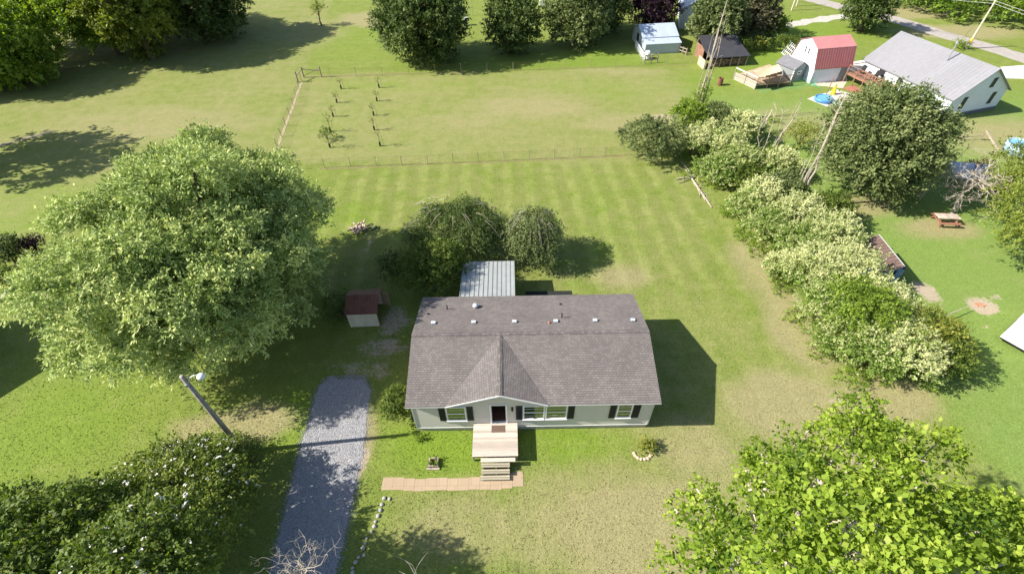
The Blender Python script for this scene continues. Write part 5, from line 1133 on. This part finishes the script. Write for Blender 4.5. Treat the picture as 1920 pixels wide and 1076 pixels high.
# woodshed
WS = thing('woodshed', 'black roofed open woodshed stacked with firewood behind the lawn', 'shed', (31.0, 76.0, 0), .13)
m = MB(); m.slab([(-3.0, -3.9, 1.35), (3.1, -3.9, 1.35), (3.0, -1.2, 1.9), (-3.0, -1.2, 1.9)], .06).slab([(-3.0, -1.2, 1.9), (3.0, -1.2, 1.9), (2.8, 1.4, 2.7), (-2.8, 1.4, 2.7)], .06).slab([(2.8, 2.6, 2.0), (-2.8, 2.6, 2.0), (-2.8, 1.4, 2.7), (2.8, 1.4, 2.7)], .06)
m.build('roof', plain('black_roof', (.050, .050, .060), .55, var=.15, scale=1), WS)
m = MB(); m.box(-2.75, 1.3, 0, 2.75, 1.4, 2.2).box(-2.75, -1.2, 0, -2.65, 1.3, 1.8).box(2.65, -1.2, 0, 2.75, 1.3, 1.8).build('wall', M['brownwood'], WS)
for xx in (-2.8, -1.2, .4, 1.6, 2.8): MB().box(xx - .06, -3.75, 0, xx + .06, -3.63, 1.30).build('post', M['oldwood'], WS)
fwm = MB(); R = random.Random(8)
for i in range(260):
    xx = R.uniform(-2.5, 2.6); zz = R.uniform(.08, .95); fwm.tube([(xx, -3.5 + R.uniform(-.1, .1), zz), (xx + R.uniform(-.05, .05), -3.0, zz)], R.uniform(.06, .1), 6)
fw = fwm.build('firewood_stack', M['firewood']); fw.location = WS.location; fw.rotation_euler = WS.rotation_euler; tag(fw, 'long stack of split firewood under the black woodshed roof', 'firewood', kind='stuff')
p2 = at(1308, 120); m = MB(); m.bar((p2.x, p2.y, .6), (p2.x + .2, p2.y - 2.2, .6), .08, 1.2); tag(m.build('plywood_sheet', M['cut']), 'upright tan board leaning at the left end of the woodshed', 'board')
bb = at(1349, 160); BR = thing('burn_barrel', 'rusty brown barrel standing alone on the lawn below the woodshed', 'barrel', bb)
MB().lathe([(.32, 0), (.33, .3), (.345, .32), (.33, .34), (.33, .62), (.345, .64), (.33, .66), (.32, .95), (.28, .95), (.28, .3)], n=18).build('drum', plain('barrel_rust', (.17, .075, .05), .75, var=.4, scale=5), BR)
# blue gabled house at the top edge
BH = thing('house', 'pale blue roofed house behind the purple tree at the top edge', 'house', (33.6, 93.5, 0), 1.35)
M['bluehouse'] = ribs_mat('icy_roof', (.55, .62, .74), pitch=.4, axis=0, rough=.4, use_uv=True, width=.05, depth=.02, darkrib=.8)
gable_walls(11, 7.5, 3.0, 5.6).build('wall', M['wsiding'], BH); gable_roof(11, 7.5, 3.0, 5.6, .35).build('roof', M['bluehouse'], BH)
for yy in (-1.7, 1.4): winbox(BH, (-5.5, yy, 1.7), (0, 1, 0), .9, 1.3, (-1, 0, 0), 'shutter')
winbox(BH, (-3.0, 3.75, 1.7), (1, 0, 0), .9, 1.3, (0, 1, 0)); winbox(BH, (0, 3.75, 1.7), (1, 0, 0), .9, 1.3, (0, 1, 0))
# neighbour house beyond the left edge (casts the gabled shadow on the left lawn)
NH = thing('house', 'gabled house beyond the left edge whose shadow falls on the left lawn', 'house', (-45.2, 20.55, 0)); gable_walls(12, 8.0, 3.1, 5.4).build('wall', M['siding'], NH); gable_roof(12, 8.0, 3.1, 5.4, .35).build('roof', M['shingle'], NH)
winbox(NH, (6, 0, 1.7), (0, 1, 0), 1, 1.2, (1, 0, 0))

# ------------------------------------------------------------------ utility poles, wires, far small things
def upole(label, px_, h, r=.13, guy=False):
    p = at(*px_); root = thing('utility_pole', label, 'utility pole', p); MB().tube([(0, 0, 0), (0, 0, h)], [r, r * .7], 8).build('pole', plain('pale_pole', (.52, .47, .38), .8), root)
    if guy:
        MB().tube([(0, 0, .9), (0, 0, 1.5)], r * 1.25, 8).build('marker', plain('yellow_marker', (.72, .45, .04), .5), root)
        MB().tube([(0, 0, h * .95), (-1.6, .4, 0)], .02, 4).build('guy_wire', M['wire'], root)
    return root
upole('tall pale utility pole with a yellow marker by the country road', (1812, 92), 6.6, .15, True)
upole('pale pole at the top edge nearer the farm track', (1484, 20), 4.5, .14); upole('second pale pole at the top edge closer to the road', (1493, 12), 4.5, .12)
P0 = at(1812, 92) + Vector((0, 0, 6.5)); m = MB()
for (a, b) in ((P0, P0 + Vector((14, -26, .5))), (P0, P0 + Vector((-26, 30, 0)))):
    for dz in (0, -.35): m.tube([a.lerp(b, t / 10) + Vector((0, 0, dz - 1.2 * math.sin(PI * t / 10))) for t in range(11)], .022, 4, False)
tag(m.build('power_line', plain('pale_wire', (.45, .45, .45), .5)), 'sagging pale power lines strung from the tall utility pole', 'power line')
p = at(1806, 92); bigtree('weedy clump around the foot of the tall utility pole', None, .9, .8, LM['bright'], 95, .4, (p.x - .5, p.y + .3), nl=5, dens=5, leaf=.2, name='weed_clump', cat='weeds', low=-.2)
bh = at(886, 30); BHs = thing('bird_house', 'white bird house on a thin pole on the lawn right of the leftmost back tree', 'bird house', bh)
MB().tube([(0, 0, 0), (0, 0, 2.6)], .04, 6).build('pole', M['metal'], BHs); MB().lathe([(.2, 2.5), (.34, 2.65), (.34, 3.0), (.1, 3.25)], n=10).build('box', M['white'], BHs)
bv = at(874, 48); tag(MB().box(bv.x - .3, bv.y - .3, 0, bv.x + .3, bv.y + .3, 1.1).box(bv.x - .36, bv.y - .36, 1.1, bv.x + .36, bv.y + .36, 1.2).build('beehive', M['white']), 'white beehive box half hidden behind the leftmost back tree', 'beehive')
bv = at(1016, 12); tag(MB().box(bv.x - .5, bv.y - .4, 0, bv.x + .5, bv.y + .4, .9).prism([(bv.x - .5, .9), (bv.x + .5, .9), (bv.x, 1.6)], bv.y - .4, bv.y + .4).build('dog_house', M['white']), 'small white gabled hutch at the top between two back trees', 'hutch')
bp = at(424, 50); m = MB(); R = random.Random(9)
for i in range(30):
    a = R.uniform(-.5, .5); q = Vector((bp.x + R.gauss(0, 1.3), bp.y + R.gauss(0, .5), .15 + abs(R.gauss(0, .2)))); d = Vector((math.cos(a), math.sin(a), R.uniform(-.1, .2))) * R.uniform(.6, 1.2); m.tube([q - d, q + d], R.uniform(.05, .12), 5)
tag(m.build('log_pile', M['stone']), 'pale pile of branches in the shade right of the top left grove', 'wood pile')
# logs lying in the shade on the left field
lm = MB(); A_, B_ = at(2, 272), at(98, 248)
for i in range(60):
    q = A_.lerp(B_, i / 59) + Vector((0, rnd.uniform(-.4, .4), .06)); d = (B_ - A_).normalized() * rnd.uniform(.1, .6) + Vector((rnd.uniform(-.3, .3), rnd.uniform(-.4, .4), 0)); lm.tube([q - d, q + d], rnd.uniform(.015, .03), 4)
tag(lm.build('brush_row', M['deadwood']), 'long row of dead brush lying in the shade on the left field', 'brush')

# ------------------------------------------------------------------ right hand yard
M['brownrib'] = ribs_mat('brown_ribbed_roof', (.13, .085, .075), (.20, .14, .12), pitch=.35, axis=0, rough=.6, use_uv=True, width=.3, depth=.05, darkrib=.45, rust=(.10, .055, .04), rustamt=.6)
M['bluemetal'] = plain('blue_panel', (.16, .27, .42), .5, var=.1)
z_ = 2.2; a_, b_, c_, d_ = at(1637, 441, 1.9), at(1655, 443, 2.3), at(1721, 500, 1.75), at(1688, 502, 2.3)
OS = thing('open_shed', 'long low shed with a rusty brown ribbed roof and pale blue open end', 'shed', (0, 0, 0)); rgA, rgB = at(1640, 440, 2.3), at(1688, 500, 2.3)
ax_ = (rgB - rgA); ax_.z = 0; Ls = ax_.length; ax_.normalize(); nr = Vector((-ax_.y, ax_.x, 0)) * -1
if nr.x > 0: nr = -nr
rt = -nr; cE = (rgA + rgB) / 2; OS.location = (cE.x, cE.y, 0); OS.rotation_euler = (0, 0, math.atan2(ax_.y, ax_.x))
# local: +x towards the open blue end; right hand yard side = local +y
RG = .35
m = MB(); m.slab([(-Ls / 2, RG, 2.3), (Ls / 2, RG, 2.3), (Ls / 2, .75, 2.0), (-Ls / 2, .75, 2.0)], .05).slab([(Ls / 2, RG, 2.3), (-Ls / 2, RG, 2.3), (-Ls / 2, -1.35, 1.6), (Ls / 2, -1.35, 1.6)], .05); m.build('roof', M['brownrib'], OS)
for y_ in (.6, -1.2): MB().box(-Ls / 2 + .1, y_, 0, Ls / 2 - .1, y_ + .05, 1.95 if y_ > 0 else 1.58).build('wall', M['bluemetal'], OS)
k = Ls / 2 - .08; m = MB(); m.slab([(k - .04, -1.15, 1.58), (k, -1.15, 1.58), (k, RG, 2.2), (k - .04, RG, 2.2)], .22).box(k - .03, .1, 0, k + .001, .6, 1.95).build('end_panel', M['bluemetal'], OS)
MB().bar((-Ls / 2, RG, 2.315), (Ls / 2, RG, 2.315), .05, .025).build('ridge_trim', M['palegrey'], OS)
# picnic table
PT = thing('picnic_table', 'reddish wooden picnic table with attached benches on the right hand lawn', 'picnic table', at(1768, 418), -.1)
M['redwood'] = plain('red_wood', (.28, .13, .085), .75, var=.25, scale=4)
m = MB()
for i in range(5): m.box(-.95, -.38 + i * .155, .72, .95, -.38 + i * .155 + .14, .76)
m.build('table_top', plain('faded_top', (.50, .42, .36), .8, var=.35, scale=2), PT)
for s_ in (-1, 1): MB().box(-.95, s_ * .72 - .14, .42, .95, s_ * .72 + .14, .46).build('bench', M['redwood'], PT)
for xx in (-.7, .7):
    for s_ in (-1, 1): MB().bar((xx, s_ * .25, .72), (xx, s_ * .72, 0), .06, .09).build('leg', M['redwood'], PT)
    MB().box(xx - .03, -.8, .33, xx + .03, .8, .415).build('cross_beam', M['redwood'], PT)
# lean-to roof with blue sheet
LT = thing('lean_to', 'low lean-to with a pale blue grey metal sheet roof under the trees', 'lean-to', at(1805, 345), -.15)
MB().slab([(-1.8, -1.1, 1.2), (1.9, -1.3, 1.25), (1.9, 1.0, 1.7), (-2.0, 1.2, 1.75)], .04).build('roof', M['blueroof'], LT)
for xx in (-1.6, 1.6):
    for yy in (-.95, .9): MB().box(xx - .05, yy - .05, 0, xx + .05, yy + .05, 1.17 if yy < 0 else 1.55).build('post', M['oldwood'], LT)
# fire ring, swing frame, blue pool at the edge, white camper roof
fp = at(1838, 572); m = MB()
for i in range(9): a = i * .7 + rnd.uniform(-.3, .3); q_ = rnd.uniform(.12, .36); m.rock((fp.x + math.cos(a) * q_, fp.y + math.sin(a) * q_ * .7, .04), .11, .6, i + 70)
tag(m.build('fire_ring', plain('burnt_brick', (.40, .20, .13), .85, var=.4, scale=5)), 'small heap of reddish burnt stones on the bare patch of the right lawn', 'fire ring')
m = MB(); q = [at(1838, 262), at(1850, 246, 1.2), at(1872, 282), at(1800, 264), at(1804, 262, .8)]
FR = thing('broken_fence', 'broken timber fence frame on the far right lawn', 'fence', q[0])
m.bar(Vector((0, 0, 0)), q[1] - q[0], .14).bar(q[1] - q[0], q[2] - q[0], .16).bar(q[3] - q[0] + Vector((0, 0, .4)), Vector((0, 0, .5)), .07).build('rail', M['oldwood'], FR); MB().bar(q[3] - q[0], q[3] - q[0] + Vector((0, 0, 1)), .1).build('post', M['oldwood'], FR)
bp = at(1910, 285); BP = thing('pool', 'pale blue round above ground pool at the right edge', 'pool', bp); MB().lathe([(1.5, 0), (1.5, .9), (1.4, .95), (1.38, .7)], n=28).build('rim', plain('pale_blue_pool', (.35, .50, .62), .4, var=.1), BP, True); MB().lathe([(1.37, .68), (1.35, .74)], n=28).build('cover', plain('pool_cover', (.16, .38, .62), .3, var=.25), BP)
c1_, c2_ = at(1908, 600, 2.2), at(1947, 562, 2.2); dd_ = c2_ - c1_; dd_.z = 0
wc = thing('trailer', 'white box trailer cut off by the right edge', 'trailer', (c1_.x, c1_.y, 0), math.atan2(dd_.y, dd_.x))
MB().box(0, -1.7, .45, 4.5, 0, 2.2).build('body', plain('trailer_white', (.78, .79, .80), .35, var=.04), wc); MB().box(-.03, -1.73, 2.2, 4.53, .03, 2.26).build('roof', M['white'], wc)
MB().box(.05, -1.65, .3, 4.45, -.05, .45).build('chassis', M['pipe'], wc)
for xx in (1.6, 2.5): MB().tube([(xx, -.3, .32), (xx, .02, .32)], .32, 14).build('wheel', M['pipe'], wc)
A_, B_ = at(1745, 605, .5), at(1818, 573, .6); tag(MB().tube([A_, A_.lerp(B_, .5) + Vector((0, 0, .1)), B_], [.05, .04, .025], 6).build('fallen_pole', M['deadwood']), 'long pale bare pole lying from the hedgerow toward the fire ring', 'pole')
print('leaves total', NLEAF, 'objects', len(bpy.data.objects))
